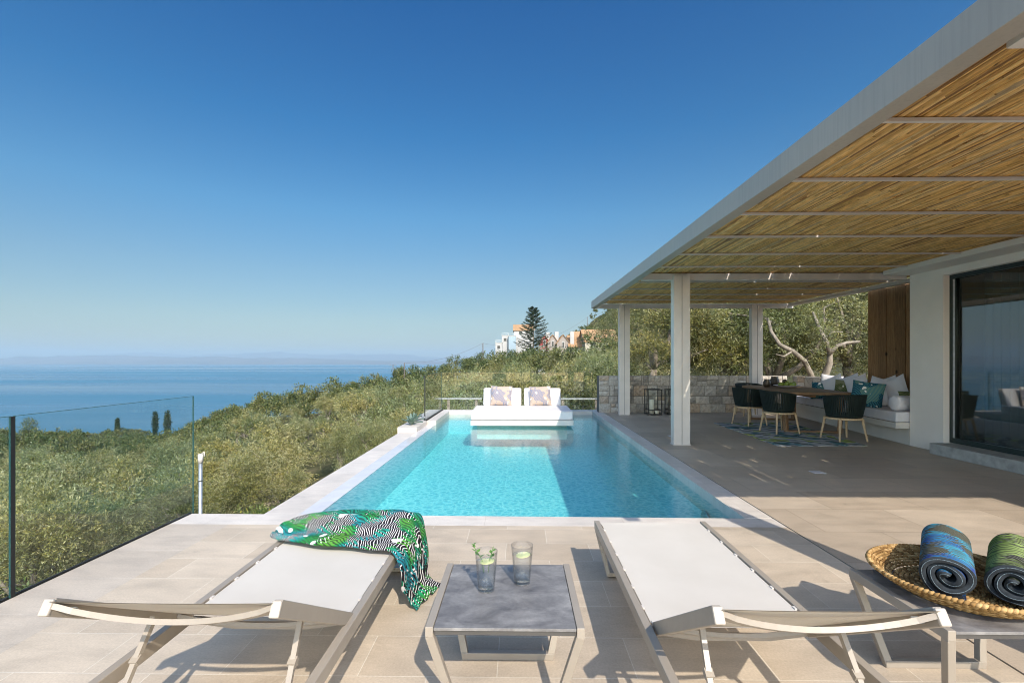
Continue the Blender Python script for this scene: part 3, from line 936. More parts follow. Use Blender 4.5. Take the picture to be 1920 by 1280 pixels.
big_olive(6.9, 15.7, -.2, 4.6, 2.1, 32, 'dark olive tree crown above the lanterns behind the stone wall')
big_olive(8.3, 15.6, -.2, 5.0, 2.2, 33, 'olive tree with a leaning pale limb rising behind the dining table', [(-1.9, -1.0, 3.0), (-1.2, .2, 3.9), (.6, .4, 4.0), (1.0, -.8, 3.2)], (-.35, -.4), .9, [([(1532, 735, 13.9), (1520, 700, 13.75), (1508, 676, 13.6), (1486, 658, 13.5), (1462, 646, 13.5), (1446, 622, 13.7), (1440, 596, 14.0)], .085), ([(1486, 658, 13.5), (1470, 668, 13.4), (1455, 664, 13.3)], .03)])
big_olive(10.3, 15.5, -.2, 5.2, 2.4, 34, 'olive tree with a forked sunlit trunk behind the white cushions', [(-1.6, -.9, 2.6), (-.5, -.2, 4.2), (1.5, -.9, 3.2), (.9, .5, 4.2)], (.1, -.3), 1.4, [([(1534, 740, 13.8), (1546, 705, 13.7), (1556, 680, 13.6), (1556, 655, 13.5)], .13), ([(1556, 660, 13.5), (1546, 635, 13.5), (1535, 612, 13.6), (1524, 585, 13.8)], .075), ([(1554, 664, 13.5), (1570, 648, 13.4), (1588, 642, 13.4), (1612, 640, 13.5)], .06), ([(1546, 635, 13.5), (1562, 622, 13.4), (1580, 622, 13.4)], .03)])
big_olive(12.6, 15.0, -.2, 5.3, 2.8, 35, 'olive tree crown filling the gap beside the timber screen')
big_olive(8.6, 20.5, .2, 6.0, 2.9, 36, 'taller olive tree in the second row behind the far right column')
big_olive(11.5, 19.5, .2, 6.3, 3.2, 37, 'taller olive tree in the second row right of the dining table')
big_olive(5.9, 21.5, -.2, 5.0, 2.2, 38, 'olive tree in the second row left of the middle column')
big_olive(16.0, 18.5, .2, 6.0, 3.0, 39, 'olive tree farthest right behind the timber screen')

# ---- the far wood: nobody could count these crowns
def far_grove():
    rng = np.random.RandomState(77); rs = random.Random(5)
    VV = []
    t = tmax_ind - 3
    n = 0
    while t < 345:
        sp = 4.3 + t * .018
        x = -1.25 * t
        xmax = (.24 if t < 150 else .62) * t
        while x < xmax:
            X = x + rs.uniform(-.45, .45) * sp; Y = t + rs.uniform(-.45, .45) * sp
            x += sp
            px = 960 + 900 * (X / Y + .0156)
            if Y > float(ridge(px)) * 1.06: continue
            if 1005 < px < 1180 and 112 < Y < 176: continue       # villas stand here
            gz = float(ground_z(X, Y)); h = rs.uniform(3.4, 5.2) * (1.1 if px < 900 else 1)
            if px > 1020 and Y > 170: h *= 1.25
            q = 360 if t < 130 else (230 if t < 220 else 140)
            L = .21 + t * .0017
            nb = 4
            wd = rs.uniform(.7, 1.3); B = [(X + rs.uniform(-1.2, 1.2) * wd, Y + rs.uniform(-1.2, 1.2) * wd, gz + h * rs.uniform(.8, 1.15) - rs.uniform(.8, 2.4), rs.uniform(.8, 1.6) * wd) for _ in range(nb)]
            VV.append(blob_crown(rng, B, q, 2, L, L * .5, .5, up=.5, shell=.35, spray=9, gather=.2)); n += 1
        t += sp * .9
    V, F = quads(np.concatenate(VV))
    o = np_mesh('distant_grove', V, F, M['olive_far']); tag(o, kind='stuff')
    print('far crowns', n, 'quads', len(F))
far_grove()

# ---- shrubs and grass under the balustrade
def shrub_proto(seed, n, L, W, r=.6, name='shrub', mat='shrub'):
    rng = np.random.RandomState(seed)
    root = thing(name)
    B = [(rng.uniform(-.45, .45) * r * 1.4, rng.uniform(-.45, .45) * r * 1.4, r * rng.uniform(.45, .95), r * rng.uniform(.4, .62)) for _ in range(7)]
    V, F = quads(blob_crown(rng, B, n, 9, L, W, .22, up=.6, shell=.7))
    np_mesh('foliage', V, F, M[mat], root)
    mb = MB()
    for b in B: mb.tube([(0, 0, -.1), (b[0] * .5, b[1] * .5, b[2] * .6), (b[0], b[1], b[2] + .1)], [.018, .012, .005], 5)
    mb.build('stem', M['bark'], root, world=False)
    return root
SH = [shrub_proto(51, 1500, .055, .022), shrub_proto(52, 1500, .06, .018), shrub_proto(53, 1300, .07, .02, mat='olive')]
n = 0
spots = [(-4.1, 4.6, 1.0), (-5.0, 5.6, 1.35), (-4.3, 6.6, 1.2), (-6.1, 4.9, 1.4), (-6.9, 6.2, 1.5), (-5.6, 3.6, .9), (-7.4, 4.4, 1.3), (-4.0, 7.9, 1.3), (-3.75, 5.5, .75), (-3.5, 9.2, 1.1), (-3.6, 10.6, 1.1),
         (-3.7, 12.2, 1.2), (-3.4, 6.9, .9), (-8.4, 5.6, 1.5), (-5.4, 2.6, .8), (-6.6, 3.1, 1.1), (-3.3, 8.2, .85), (-4.5, 3.5, .7), (-2.6, 14.6, 1.5), (-1.2, 15.0, 1.6), (.3, 14.8, 1.65), (1.6, 14.9, 1.7), (-.5, 16.3, 1.9), (1.0, 16.2, 1.9), (-2.0, 16.4, 1.9), (2.4, 16.2, 1.8), (-3.6, 13.8, 1.3)]
WHERE = {0: 'broad leafed green shrub on the grassy slope behind the glass balustrade', 1: 'fine leafed shrub growing against the outer pool wall', 2: 'low bush behind the far glass panels at the end of the pool'}
for x, y, s in spots:
    p = SH[n % 3]; o = p if n < 3 else copy_tree(p)
    z = float(ground_z(x, y))
    o.location = (x, y, z - .05); o.rotation_euler = (0, 0, rs.uniform(0, 6.28)); o.scale = (s, s, s * rs.uniform(.8, 1.1))
    zz = 2 if y > 14.2 else (1 if x > -4.0 and y > 6 else 0)
    tag(o, WHERE[zz], 'shrub', ('shrubs on the slope under the balustrade', 'shrubs along the outer pool wall', 'shrubs behind the far glass')[zz])
    n += 1

def grass():
    rng = np.random.RandomState(9); n = 52000
    x = -3.02 - np.abs(rng.normal(size=n)) * 3.6; y = rng.uniform(-.5, 9.5, n)
    n2 = 16000
    x = np.concatenate([x, rng.uniform(-5, 2.4, n2)]); y = np.concatenate([y, rng.uniform(13.9, 18, n2)])
    keep = (np.sin(x * 2.1 + 1) * np.cos(y * 1.7) + rng.uniform(-1, 1, len(x))) > -.75
    x = x[keep]; y = y[keep]; n = len(x)
    z = ground_z(x, y)
    P = np.stack([x, y, z], -1)
    d = unit(np.stack([rng.normal(size=n) * .55, rng.normal(size=n) * .55, np.ones(n)], -1))
    V = leaves(P, d, .30, .016, rng)
    V, F = quads(V)
    tag(np_mesh('grass', V, F, M['grass']), kind='stuff')
grass()

def rock(x, y, s, label):
    rng = np.random.RandomState(int(abs(x * 100)))
    z = float(ground_z(x, y))
    r = thing('rock', (x, y, z), label, 'rock')
    ph = rng.rand(6) * 6
    def fn(u, v):
        a = u * 2 * math.pi; b = (v - .5) * math.pi
        d = (math.cos(a) * math.cos(b), math.sin(a) * math.cos(b), math.sin(b))
        q = s * (1 + .22 * math.sin(d[0] * 4 + ph[0]) * math.cos(d[1] * 3 + ph[1]) + .14 * math.sin(d[2] * 7 + ph[2] + d[0] * 5))
        q *= .9 + .1 * round(math.sin(a * 3 + ph[3]))
        return (d[0] * q * 1.5, d[1] * q, d[2] * q * .75 + s * .2)
    MB().grid(fn, 18, 12, smooth=False).build('stone', M['white_plaster'], r, world=False)
rock(-5.0, 4.4, .16, 'pale boulder in the grass behind the glass balustrade')
rock(-4.6, 4.25, .10, 'small pale stone beside the boulder in the grass')
rock(-7.2, 7.6, .35, 'pale flat outcrop under the olive trees in the valley')

# ---- agaves in the kerb
def agave(x, y, z, s, seed, label):
    rs = random.Random(seed); r = thing('agave_plant', (x, y, z), label, 'agave')
    for k in range(15):
        a = k * 2.4; el = R(22 + 58 * (k / 15)); L = s * rs.uniform(.8, 1.1); w = .05 * s / .35
        mb = MB()
        def fn(u, v):
            q = v * L; bend = -.25 * v * v * L
            rr = q * math.cos(el); zz = q * math.sin(el) + bend + .25 * v * L * .3
            ww = w * (1.1 * math.sin(math.pi * min(1, .25 + v * .75)) ** .8) * (u - .5) * 2
            up = abs(u - .5) * 2 * .025
            return (math.cos(a) * rr - math.sin(a) * ww, math.sin(a) * rr + math.cos(a) * ww, zz + up)
        mb.grid(fn, 4, 7)
        mb.build('leaf', M['agave'], r, world=False)
agave(-2.34, 10.35, .0, .25, 2, 'grey green agave rosette on the white kerb nearest the pool edge')
agave(-2.40, 10.95, .0, .24, 5, 'smaller agave just behind the first one on the white kerb')

# ---- far trees one can tell apart
def cypress(px, ytop, ybase, t, label, wide=.2, seed=1, mat='fir'):
    a = at(px, ytop, t=t); b = at(px, ybase, t=t); h = a.z - b.z + 2
    r = thing('cypress_tree', (b.x, b.y, b.z - 2), label, 'cypress')
    rng = np.random.RandomState(seed)
    B = [(0, 0, h * k, h * wide * math.sin(math.pi * (.12 + .8 * (1 - k))) ** .7) for k in np.linspace(.12, .93, 12)]
    V, F = quads(blob_crown(rng, B, 1300, 2, .45 * h / 9, .16 * h / 9, .4, up=1.2, shell=.5, spray=2, gather=.5))
    np_mesh('crown', V, F, M[mat], r)
    MB().tube([(0, 0, -1), (0, 0, h * .8)], [.14, .04], 6).build('trunk', M['bark'], r, world=False)
cypress(220, 783, 819, 240, 'slim dark cypress standing alone against the sea, behind the left glass', .075, 1)
cypress(291, 771, 815, 235, 'left one of two cypresses in front of the sea', .08, 2)
cypress(314, 770, 815, 235, 'right one of two cypresses, a little fuller, in front of the sea', .095, 3)
cypress(55, 786, 822, 200, 'rounded brownish tree at the far left above the wood', .30, 4, 'olive_far')

def fir():
    t = 125; b = at(1000, 655, t=t); a = at(1003, 574, t=t); h = a.z - b.z + 1
    r = thing('fir_tree', (b.x, b.y, b.z - 1), 'tall dark fir tree rising above the villas on the ridge', 'fir tree')
    rng = np.random.RandomState(4); P = []; Dn = []
    mb = MB().tube([(0, 0, -1), (0, 0, h * .97)], [.28, .04], 7)
    for k in range(84):
        z = h * (.06 + .92 * (k / 84)); a = k * 2.4 + rng.uniform(-.3, .3)
        L = (h * .42) * (1 - (z / h)) ** .62 * rng.uniform(.65, 1.15) + .25
        dr = np.array([math.cos(a), math.sin(a), .12])
        q = np.linspace(.12, 1, 34)
        pts = np.stack([dr[0] * q * L, dr[1] * q * L, z + dr[2] * q * L - .22 * L * q * (1 - q) + .10 * L * q ** 3], -1)
        mb.tube([(0, 0, z), tuple(pts[16]), tuple(pts[-1])], [.06, .035, .012], 4)
        side = np.array([-dr[1], dr[0], 0])
        for sgn in (-1, 1, 0):
            P.append(pts + rng.normal(size=pts.shape) * .05)
            dd = unit(dr * .6 + side * sgn * .8 + np.array([0, 0, -.15]) + rng.normal(size=pts.shape) * .25); Dn.append(dd)
    V, F = quads(leaves(np.concatenate(P), np.concatenate(Dn), .50, .13, rng))
    np_mesh('crown', V, F, M['fir'], r)
    mb.build('trunk', M['bark'], r, world=False)
fir()
# ================================================================== BALUSTRADES
def glass_run(name, pts_list, label, z0, z1, edge_first=True):
    r = thing(name, (pts_list[0][0][0], pts_list[0][0][1], 0), label, 'glass balustrade')
    for (a, b) in pts_list:
        a = Vector((a[0], a[1], 0)); b = Vector((b[0], b[1], 0)); d = (b - a).normalized(); n = Vector((-d.y, d.x, 0)) * .006
        vs = []
        for z in (z0, z1):
            for p in (a + n, b + n, b - n, a - n): vs.append((p.x, p.y, z))
        p = MB().add([vs[0], vs[1], vs[5], vs[4]], [(0, 1, 2, 3)]).add([vs[3], vs[2], vs[6], vs[7]], [(3, 2, 1, 0)]).build('glass_panel', M['rail_glass'], r)
        e = MB()
        for q in (a, b):
            e.bar((q.x, q.y, z0), (q.x, q.y, z1), .011, .003, up=d)
        e.bar((a.x, a.y, z1), (b.x, b.y, z1), .011, .003)
        e.build('polished_edge', M['glass_edge'], p)
    return r
g1 = glass_run('glass_balustrade', [((-2.995, 4.36), (-2.995, 2.80)), ((-2.995, 2.775), (-2.995, .6))], 'frameless glass balustrade on the left edge of the sunny terrace', -.02, 1.07)
MB().box(-3.03, -3.0125, .4, 4.36, -.25, .004).box(-2.9895, -2.9905, .4, 4.36, .001, .003).build('base_channel', M['black_gap'], g1)
MB().box(-3.001, -2.989, 2.7755, 2.7995, 0, 1.068).build('gap_seal', M['black_gap'], g1)
g2 = glass_run('glass_balustrade', [((-2.2, 11.12), (-2.2, 13.50)), ((-2.19, 13.52), (.05, 13.52)), ((.07, 13.52), (2.05, 13.52))], 'frameless glass balustrade around the far end of the pool behind the daybed', .0, 1.06)
MB().box(-2.21, -2.19, 11.11, 11.14, .0, 1.055).build('gap_seal', M['black_gap'], g2)
MB().lathe([(.022, 0), (.022, .03)], (-2.2, 11.10, .06), 10).build('clamp', M['galv'], g2)

# galvanised post beyond the terrace
pc = at(376, 848, t=6.1)
ps = thing('pipe_post', (pc.x, pc.y, -2.6), 'galvanised pipe post with a fitting on top, standing in the leaves beyond the glass edge', 'post')
MB().tube([(pc.x, pc.y, -2.6), (pc.x, pc.y, pc.z - .08)], .022, 12).build('pipe', M['galv'], ps)
MB().lathe([(.030, 0), (.030, .11)], (pc.x, pc.y, pc.z - .13), 12).tube([(pc.x + .01, pc.y, pc.z - .02), (pc.x + .045, pc.y, pc.z + .01), (pc.x + .05, pc.y, pc.z - .05)], .008, 6).build('cap', M['white_paint'], ps)
MB().lathe([(.028, 0), (.028, .025)], (pc.x, pc.y, pc.z - .36), 12).build('collar', M['galv'], ps)

# ================================================================== SUN LOUNGERS
def mesh_fabric():
    t = NT('cream_sling_fabric'); v = t.coord()
    w1 = t.node('ShaderNodeTexWave'); w1.inputs['Scale'].default_value = 160; w1.bands_direction = 'X'; t.link(v, w1.inputs['Vector'])
    w2 = t.node('ShaderNodeTexWave'); w2.inputs['Scale'].default_value = 160; w2.bands_direction = 'Y'; t.link(v, w2.inputs['Vector'])
    h = t.math('ADD', w1.outputs['Fac'], w2.outputs['Fac'])
    d = t.node('ShaderNodeBsdfPrincipled'); d.inputs['Base Color'].default_value = (.67, .62, .555, 1); d.inputs['Roughness'].default_value = .75
    d.inputs['Specular IOR Level'].default_value = .2
    t.link(t.ramp(t.noise(v, 4, 4), [(.3, (.645, .60, .535)), (.7, (.69, .645, .58))]), d.inputs['Base Color'])
    t.link(t.bump(h, .25, .0008), d.inputs['Normal'])
    tr = t.node('ShaderNodeBsdfTranslucent'); tr.inputs['Color'].default_value = (.55, .43, .28, 1)
    mx = t.node('ShaderNodeMixShader'); mx.inputs[0].default_value = .16
    t.link(d.outputs[0], mx.inputs[1]); t.link(tr.outputs[0], mx.inputs[2]); t.link(mx.outputs[0], t.out.inputs['Surface'])
    return t.m
M['sling'] = mesh_fabric()
M['taupe_light'] = plain('pale_end_cap', (.42, .37, .31), .5, .05, 9)
M['sling_edge'] = plain('sling_hem', (.60, .55, .50), .6, .04, 9)
LH = .33
def lounger(label, x, yfoot, W=.73, tilt=32, inset=.012):
    """local: x across from 0 to W, y=0 at the foot, runs to y=-1.98 at the head"""
    r = thing('sun_lounger', (x, yfoot, 0), label, 'sun lounger', 'sun loungers on the sunny terrace')
    rw, rh = .034, .055
    L = 1.98; hinge = -1.235
    for s in (0, 1):
        xx = rw / 2 if s == 0 else W - rw / 2
        MB().bar((xx, 0, LH - rh / 2), (xx, -L, LH - rh / 2), rw, rh).build('side_rail', M['taupe'], r, bevel=.003, world=False)
    def leg_loop(y, yb):
        # splayed loop: two legs leaning inwards and a floor bar
        mb = MB()
        a = (rw / 2, y, LH - rh); b = (.075, yb, .018); c = (W - .075, yb, .018); d = (W - rw / 2, y, LH - rh)
        mb.path([a, b, c, d], .032, .032, up=(0, 1, 0))
        return mb
    leg_loop(-.018, -.10).build('leg', M['taupe'], r, bevel=.0025, world=False)
    leg_loop(-L + .018, -L + .10).build('leg', M['taupe'], r, bevel=.0025, world=False)
    for y in (-.03, hinge - .01):
        MB().path([(rw, y, LH - .03), (W * .3, y, LH - .055), (W * .7, y, LH - .055), (W - rw, y, LH - .03)], .022, .022).build('cross_bar', M['taupe'], r, world=False)
    # seat sling with little tabs over the rail edge
    def seat(u, v):
        sag = -.012 * math.sin(u * math.pi) ** .8 * math.sin(v * math.pi) ** .5
        return (rw + .006 + (W - 2 * rw - .012) * u, -.02 + (hinge + .02) * v, LH - .008 + sag)
    st = MB().grid(seat, 14, 30, flip=True).build('seat_sling', M['sling'], r, world=False)
    tb = MB()
    for k in range(6):
        y = -.16 - k * .19
        for xx in (rw + .004, W - rw - .004): tb.box(xx - .006, xx + .006, y - .012, y + .012, LH - .012, LH - .003)
    tb.build('tab', M['sling_edge'], st, world=False)
    MB().box(rw + .01, W - rw - .01, hinge - .012, hinge + .012, LH - .018, LH - .003).build('hem', M['sling_edge'], st, world=False)
    # raised backrest
    A = R(tilt); BL = .72; bi = rw + inset
    def bp(x_, s_, off=0.0):
        return (x_, hinge - .02 - s_ * math.cos(A) - off * math.sin(A), LH - .012 + s_ * math.sin(A) - off * math.cos(A) * -1)
    # side tubes, slightly flattened extrusions
    for s in (0, 1):
        xx = bi + .012 if s == 0 else W - bi - .012
        MB().bar(bp(xx, 0, -.018), bp(xx, BL, -.018), .026, .05, up=(0, math.sin(A), math.cos(A))).build('backrest_rail', M['taupe'], r, bevel=.003, world=False)
        MB().bar(bp(xx, BL + .002, -.022), bp(xx, BL + .014, -.022), .030, .046, up=(0, math.sin(A), math.cos(A))).build('end_cap', M['taupe_light'], D.objects[r.name].children[-1] if False else CH[r.name][-1], bevel=.004, world=False)
    # top bar bows down behind the fabric, lower one at the hinge too
    def bow(s_, depth, name):
        n = 14; pts = []
        for i in range(n + 1):
            u = i / n; q = math.sin(u * math.pi) ** .75
            p = bp(bi + .02 + (W - 2 * bi - .04) * u, s_, -.012 - depth * q)
            pts.append(p)
        MB().path(pts, .028, .016, up=(0, math.sin(A), math.cos(A)), smooth=False).build(name, M['taupe'], r, world=False)
    bow(BL - .012, .078, 'top_bar'); bow(.10, .06, 'lower_bar')
    def back(u, v):
        q = math.sin(u * math.pi) ** .7
        return bp(bi + .02 + (W - 2 * bi - .04) * u, BL * v, .010 - .006 * q)
    def back_u(u, v):
        q = math.sin(u * math.pi) ** .7
        return bp(bi + .022 + (W - 2 * bi - .044) * u, BL * v, .006 - .006 * q)
    MB().grid(back, 14, 16, flip=True).grid(back_u, 14, 16).build('back_sling', M['sling'], r, world=False)
    # support struts from the backrest down to the rail
    for s in (0, 1):
        xx = bi + .085 if s == 0 else W - bi - .085
        a = bp(xx, .36, -.035); b = (xx - (.02 if s == 0 else -.02), -1.80, .10)
        st_ = MB().bar(a, b, .018, .018).build('support_strut', M['taupe'], r, world=False)
        m = Vector(a).lerp(Vector(b), .30)
        MB().obox(m, .028, .028, .022, (A, 0, 0)).build('lock', M['taupe'], st_, world=False)
        MB().bar((xx - (.02 if s == 0 else -.02), -1.80, .10), ((rw if s == 0 else W - rw), -1.82, LH - .05), .014, .014).build('strut_link', M['taupe'], st_, world=False)
    for s in (0, 1):
        xx = bi + .035 if s == 0 else W - bi - .035
        MB().obox(bp(xx, BL - .03, -.03), .022, .004, .03, (A, 0, 0)).obox(bp(xx + (.03 if s == 0 else -.03), BL - .03, -.03), .02, .004, .03, (A, 0, 0)).build('bracket', M['galv'], r, world=False)
    return r
lounger('cream sling sun lounger on the left, with the patterned throw over its foot end', -1.435, 3.27, .755, 30.5, -.010)
lounger('cream sling sun lounger on the right, bare, between the two side tables', .50, 3.215, .735)

# ================================================================== SIDE TABLES
def concrete_top():
    t = NT('grey_slate_laminate'); v = t.coord()
    n = t.noise(t.coord(scale=(1, 1.6, 1)), 6, 7, .62, .5)
    c = t.ramp(n, [(.28, (.088, .083, .082)), (.45, (.165, .155, .150)), (.6, (.24, .228, .218)), (.75, (.35, .33, .31))])
    c = t.mix(1, c, t.ramp(t.noise(v, 60, 4, .7), [(.3, .86), (.7, 1.12)]), 'MULTIPLY')
    t.pbr(c, .42, 0, t.bump(t.noise(v, 80, 4), .1, .002), .5)
    return t.m
M['slate'] = concrete_top()
M['slate_edge'] = plain('dark_table_edge', (.07, .065, .06), .5, .1, 9)
def side_table(label, x, y0, y1, W=.60):
    r = thing('side_table', (x, y0, 0), label, 'side table', 'side tables beside the loungers')
    D_ = y1 - y0; H = .40; rw = .03
    for s in (0, 1):
        xx = rw / 2 if s == 0 else W - rw / 2
        MB().bar((xx, 0, H - .02), (xx, D_, H - .02), rw, .04).build('top_rail', M['taupe'], r, bevel=.0025, world=False)
    for y, yb, nm in ((.016, .11, 'leg'), (D_ - .016, D_ - .11, 'leg')):
        a = (rw / 2, y, H - .035); b = (.10, yb, .016); c = (W - .10, yb, .016); d = (W - rw / 2, y, H - .035)
        MB().path([a, b], .032, .030, up=(0, 1, 0)).build('leg', M['taupe'], r, bevel=.0025, world=False)
        MB().path([c, d], .032, .030, up=(0, 1, 0)).build('leg', M['taupe'], r, bevel=.0025, world=False)
        MB().bar((.085, yb, .0162), (W - .085, yb, .0162), .030, .032).build('floor_bar', M['taupe'], r, bevel=.0025, world=False)
    MB().box(rw + .004, W - rw - .004, .01, D_ - .01, H - .034, H - .0155).build('underside_frame', M['slate_edge'], r, world=False)
    MB().box(rw + .002, W - rw - .002, .003, D_ - .003, H - .015, H - .004).build('tabletop', M['slate'], r, bevel=.001, world=False)
    return r
side_table('grey topped side table between the two loungers carrying the two glasses', -.355, 1.795, 2.365, .60)
side_table('grey topped side table at the right edge carrying the towel basket', 1.585, 1.80, 2.335, .62)

# ---- drinks
def tumbler(x, y, label, seed, mint=False):
    r = thing('drinking_glass', (x, y, .397), label, 'drinking glass')
    t_ = .0022
    h = .172; r0 = .036; r1 = .050
    out = [(r0 - .004, 0), (r0, .003)] + [(r0 + (r1 - r0) * k, .003 + (h - .003) * k) for k in (.2, .4, .6, .8, 1)]
    inn = [(r0 + (r1 - r0) * k - t_, .003 + (h - .003) * k) for k in (1, .8, .6, .4, .2)] + [(r0 - t_, .014), (0.0005, .012)]
    MB().lathe([(0.0005, 0)] + out + inn, n=28, capb=False, capt=False).build('tumbler', M['tumbler_glass'], r, world=False)
    wl = .128
    wr = lambda z: r0 + (r1 - r0) * (z - .003) / (h - .003) - t_ - .0008
    MB().lathe([(.0005, .0145), (wr(.016), .0150), (wr(.05), .05), (wr(.09), .09), (wr(wl), wl), (.0005, wl)], n=28, capb=False, capt=False).build('water', M['drink'], r, world=False)
    sl_ = MB().lathe([(.0005, 0), (.030, 0), (.033, .001), (.033, .003), (.030, .004), (.0005, .004)], n=24, capb=False, capt=False, smooth=False)
    sl_.v = [(a * math.cos(.3) - b * .0 + .004, b, c + a * .10 + wl - .004) for a, b, c in sl_.v]
    o = sl_.build('lemon_slice', M['lemon'], r, world=False)
    rs = random.Random(seed)
    ic = MB()
    for k in range(3):
        ic.obox((rs.uniform(-.015, .015), rs.uniform(-.015, .015), wl - .03 - k * .012), .02, .02, .02, (rs.random(), rs.random(), rs.random()))
    if mint:
        for k in range(2):
            bx, by = (-.018, -.01) if k == 0 else (.016, -.006)
            lean = (-.045, .01) if k == 0 else (.015, .012)
            top = (bx + lean[0], by + lean[1], wl + (.075 if k == 0 else .06))
            m = MB().tube([(bx * .5, by * .5, wl - .05), (bx, by, wl + .01), top], .0016, 5)
            for j in range(9 if k == 0 else 6):
                q = .25 + .75 * j / 9; p = Vector((bx, by, wl + .0)).lerp(Vector(top), q)
                a = j * 2.4 + k; L = .026 * (1.15 - .45 * q)
                d = Vector((math.cos(a), math.sin(a), .55)).normalized(); s_ = d.cross(Vector((0, 0, 1))).normalized() * L * .36
                m.add([p, p + d * L * .5 + s_, p + d * L, p + d * L * .5 - s_], [(0, 1, 2, 3)])
            m.build('mint_sprig', M['mint'], r, world=False)
    return r
def clear(name, tint, f0, rough=0.0):
    t = NT(name)
    rf = t.node('ShaderNodeBsdfTransparent'); rf.inputs['Color'].default_value = (*tint, 1)
    gl = t.node('ShaderNodeBsdfGlossy'); gl.inputs['Roughness'].default_value = rough
    rr = t.node('ShaderNodeBsdfRefraction'); rr.inputs['IOR'].default_value = 1.2; rr.inputs['Color'].default_value = (.97, .98, .98, 1)
    m0 = t.node('ShaderNodeMixShader'); m0.inputs[0].default_value = .12; t.link(rf.outputs[0], m0.inputs[1]); t.link(rr.outputs[0], m0.inputs[2])
    mx = t.node('ShaderNodeMixShader'); t.link(t.math('MULTIPLY', schlick(t, f0), .6), mx.inputs[0]); t.link(m0.outputs[0], mx.inputs[1]); t.link(gl.outputs[0], mx.inputs[2])
    t.link(mx.outputs[0], t.out.inputs['Surface'])
    return t.m
M['tumbler_glass'] = clear('tumbler_glass', (.985, .99, .99), .04)
M['drink'] = clear('still_water', (.99, .995, .995), .02)
M['lemon'] = plain('lemon_slice', (.88, .88, .42), .4, .1, 60)
M['mint'] = plain('mint_leaf', (.10, .22, .04), .5, .3, 60)
tumbler(-.145, 2.095, 'tall glass of water with mint and lemon, the nearer one on the table', 3, True)
tumbler(.012, 2.165, 'tall glass of water with a lemon slice only, the farther one on the table', 5)

# ================================================================== PRINTED TEXTILES
WHITE = .70; RIB = (.72, .70, .67)
def print_mat(name, cols, scale=1., seed=0, dark=(.012, .010, .014), rough=.85):
    """bold tropical print: dark ground, fine pale ribs, leaf shaped colour fields"""
    t = NT(name); v = t.coord(loc=(seed, seed * .7, 0))
    nz = t.node('ShaderNodeTexNoise'); nz.inputs['Scale'].default_value = 5 * scale; nz.inputs['Detail'].default_value = 2; t.link(v, nz.inputs['Vector'])
    w = t.node('ShaderNodeVectorMath'); w.operation = 'SCALE'; w.inputs['Scale'].default_value = .10 / scale; t.link(nz.outputs['Color'], w.inputs[0])
    a = t.node('ShaderNodeVectorMath'); a.operation = 'ADD'; t.link(v, a.inputs[0]); t.link(w.outputs[0], a.inputs[1]); vv = a.outputs[0]
    wave = t.node('ShaderNodeTexWave'); wave.inputs['Scale'].default_value = 18 * scale; wave.inputs['Distortion'].default_value = 5; wave.inputs['Detail'].default_value = 1; wave.inputs['Detail Scale'].default_value = .7
    t.link(vv, wave.inputs['Vector'])
    ribs = t.ramp(wave.outputs['Fac'], [(.80, 0), (.88, 1)])
    ground = t.mix(ribs, dark, RIB)
    f1 = t.noise(vv, 6.5 * scale, 1, .4, .4)
    wav2 = t.node('ShaderNodeTexWave'); wav2.bands_direction = 'DIAGONAL'; wav2.inputs['Scale'].default_value = 15 * scale; wav2.inputs['Distortion'].default_value = 7; wav2.inputs['Detail'].default_value = 1.5
    t.link(vv, wav2.inputs['Vector'])
    leafm = t.math('GREATER_THAN', t.math('ADD', f1, t.math('MULTIPLY', wav2.outputs['Fac'], .16)), .585)
    hue = t.noise(v, 3.6 * scale, 1)
    lc = t.ramp(hue, [(.30 + .40 * i / max(1, len(cols) - 1), c) for i, c in enumerate(cols)], 'CONSTANT' if False else 'LINEAR')
    lc = t.mix(t.ramp(wav2.outputs['Fac'], [(.25, .75), (.5, 0)]), lc, tuple(x * 1.5 for x in dark), 'MIX')
    c = t.mix(leafm, ground, lc)
    white = t.math('GREATER_THAN', t.noise(vv, 9 * scale, 1, .4), WHITE)
    c = t.mix(white, c, (.80, .78, .76))
    t.pbr(c, rough, 0, t.bump(t.noise(t.coord(), 300, 2), .3, .001), .15)
    return t.m
M['throw'] = print_mat('tropical_throw_print', [(.015, .15, .19), (.02, .25, .26), (.015, .22, .06), (.10, .30, .045)], 1.25, .3)
WHITE = .80; RIB = (.16, .16, .14)
M['towel_blue'] = print_mat('blue_towel_print', [(.02, .20, .36), (.01, .03, .26), (.04, .30, .44), (.05, .05, .03)], 1.5, 2.1, (.05, .05, .03), .95)
M['towel_green'] = print_mat('green_towel_print', [(.04, .07, .015), (.15, .23, .05), (.27, .35, .12), (.02, .02, .015)], 1.1, 5.2, (.03, .03, .02), .95)
M['towel_edge'] = plain('towel_underside', (.02, .025, .03), .95, .5, 40, .002, 200)

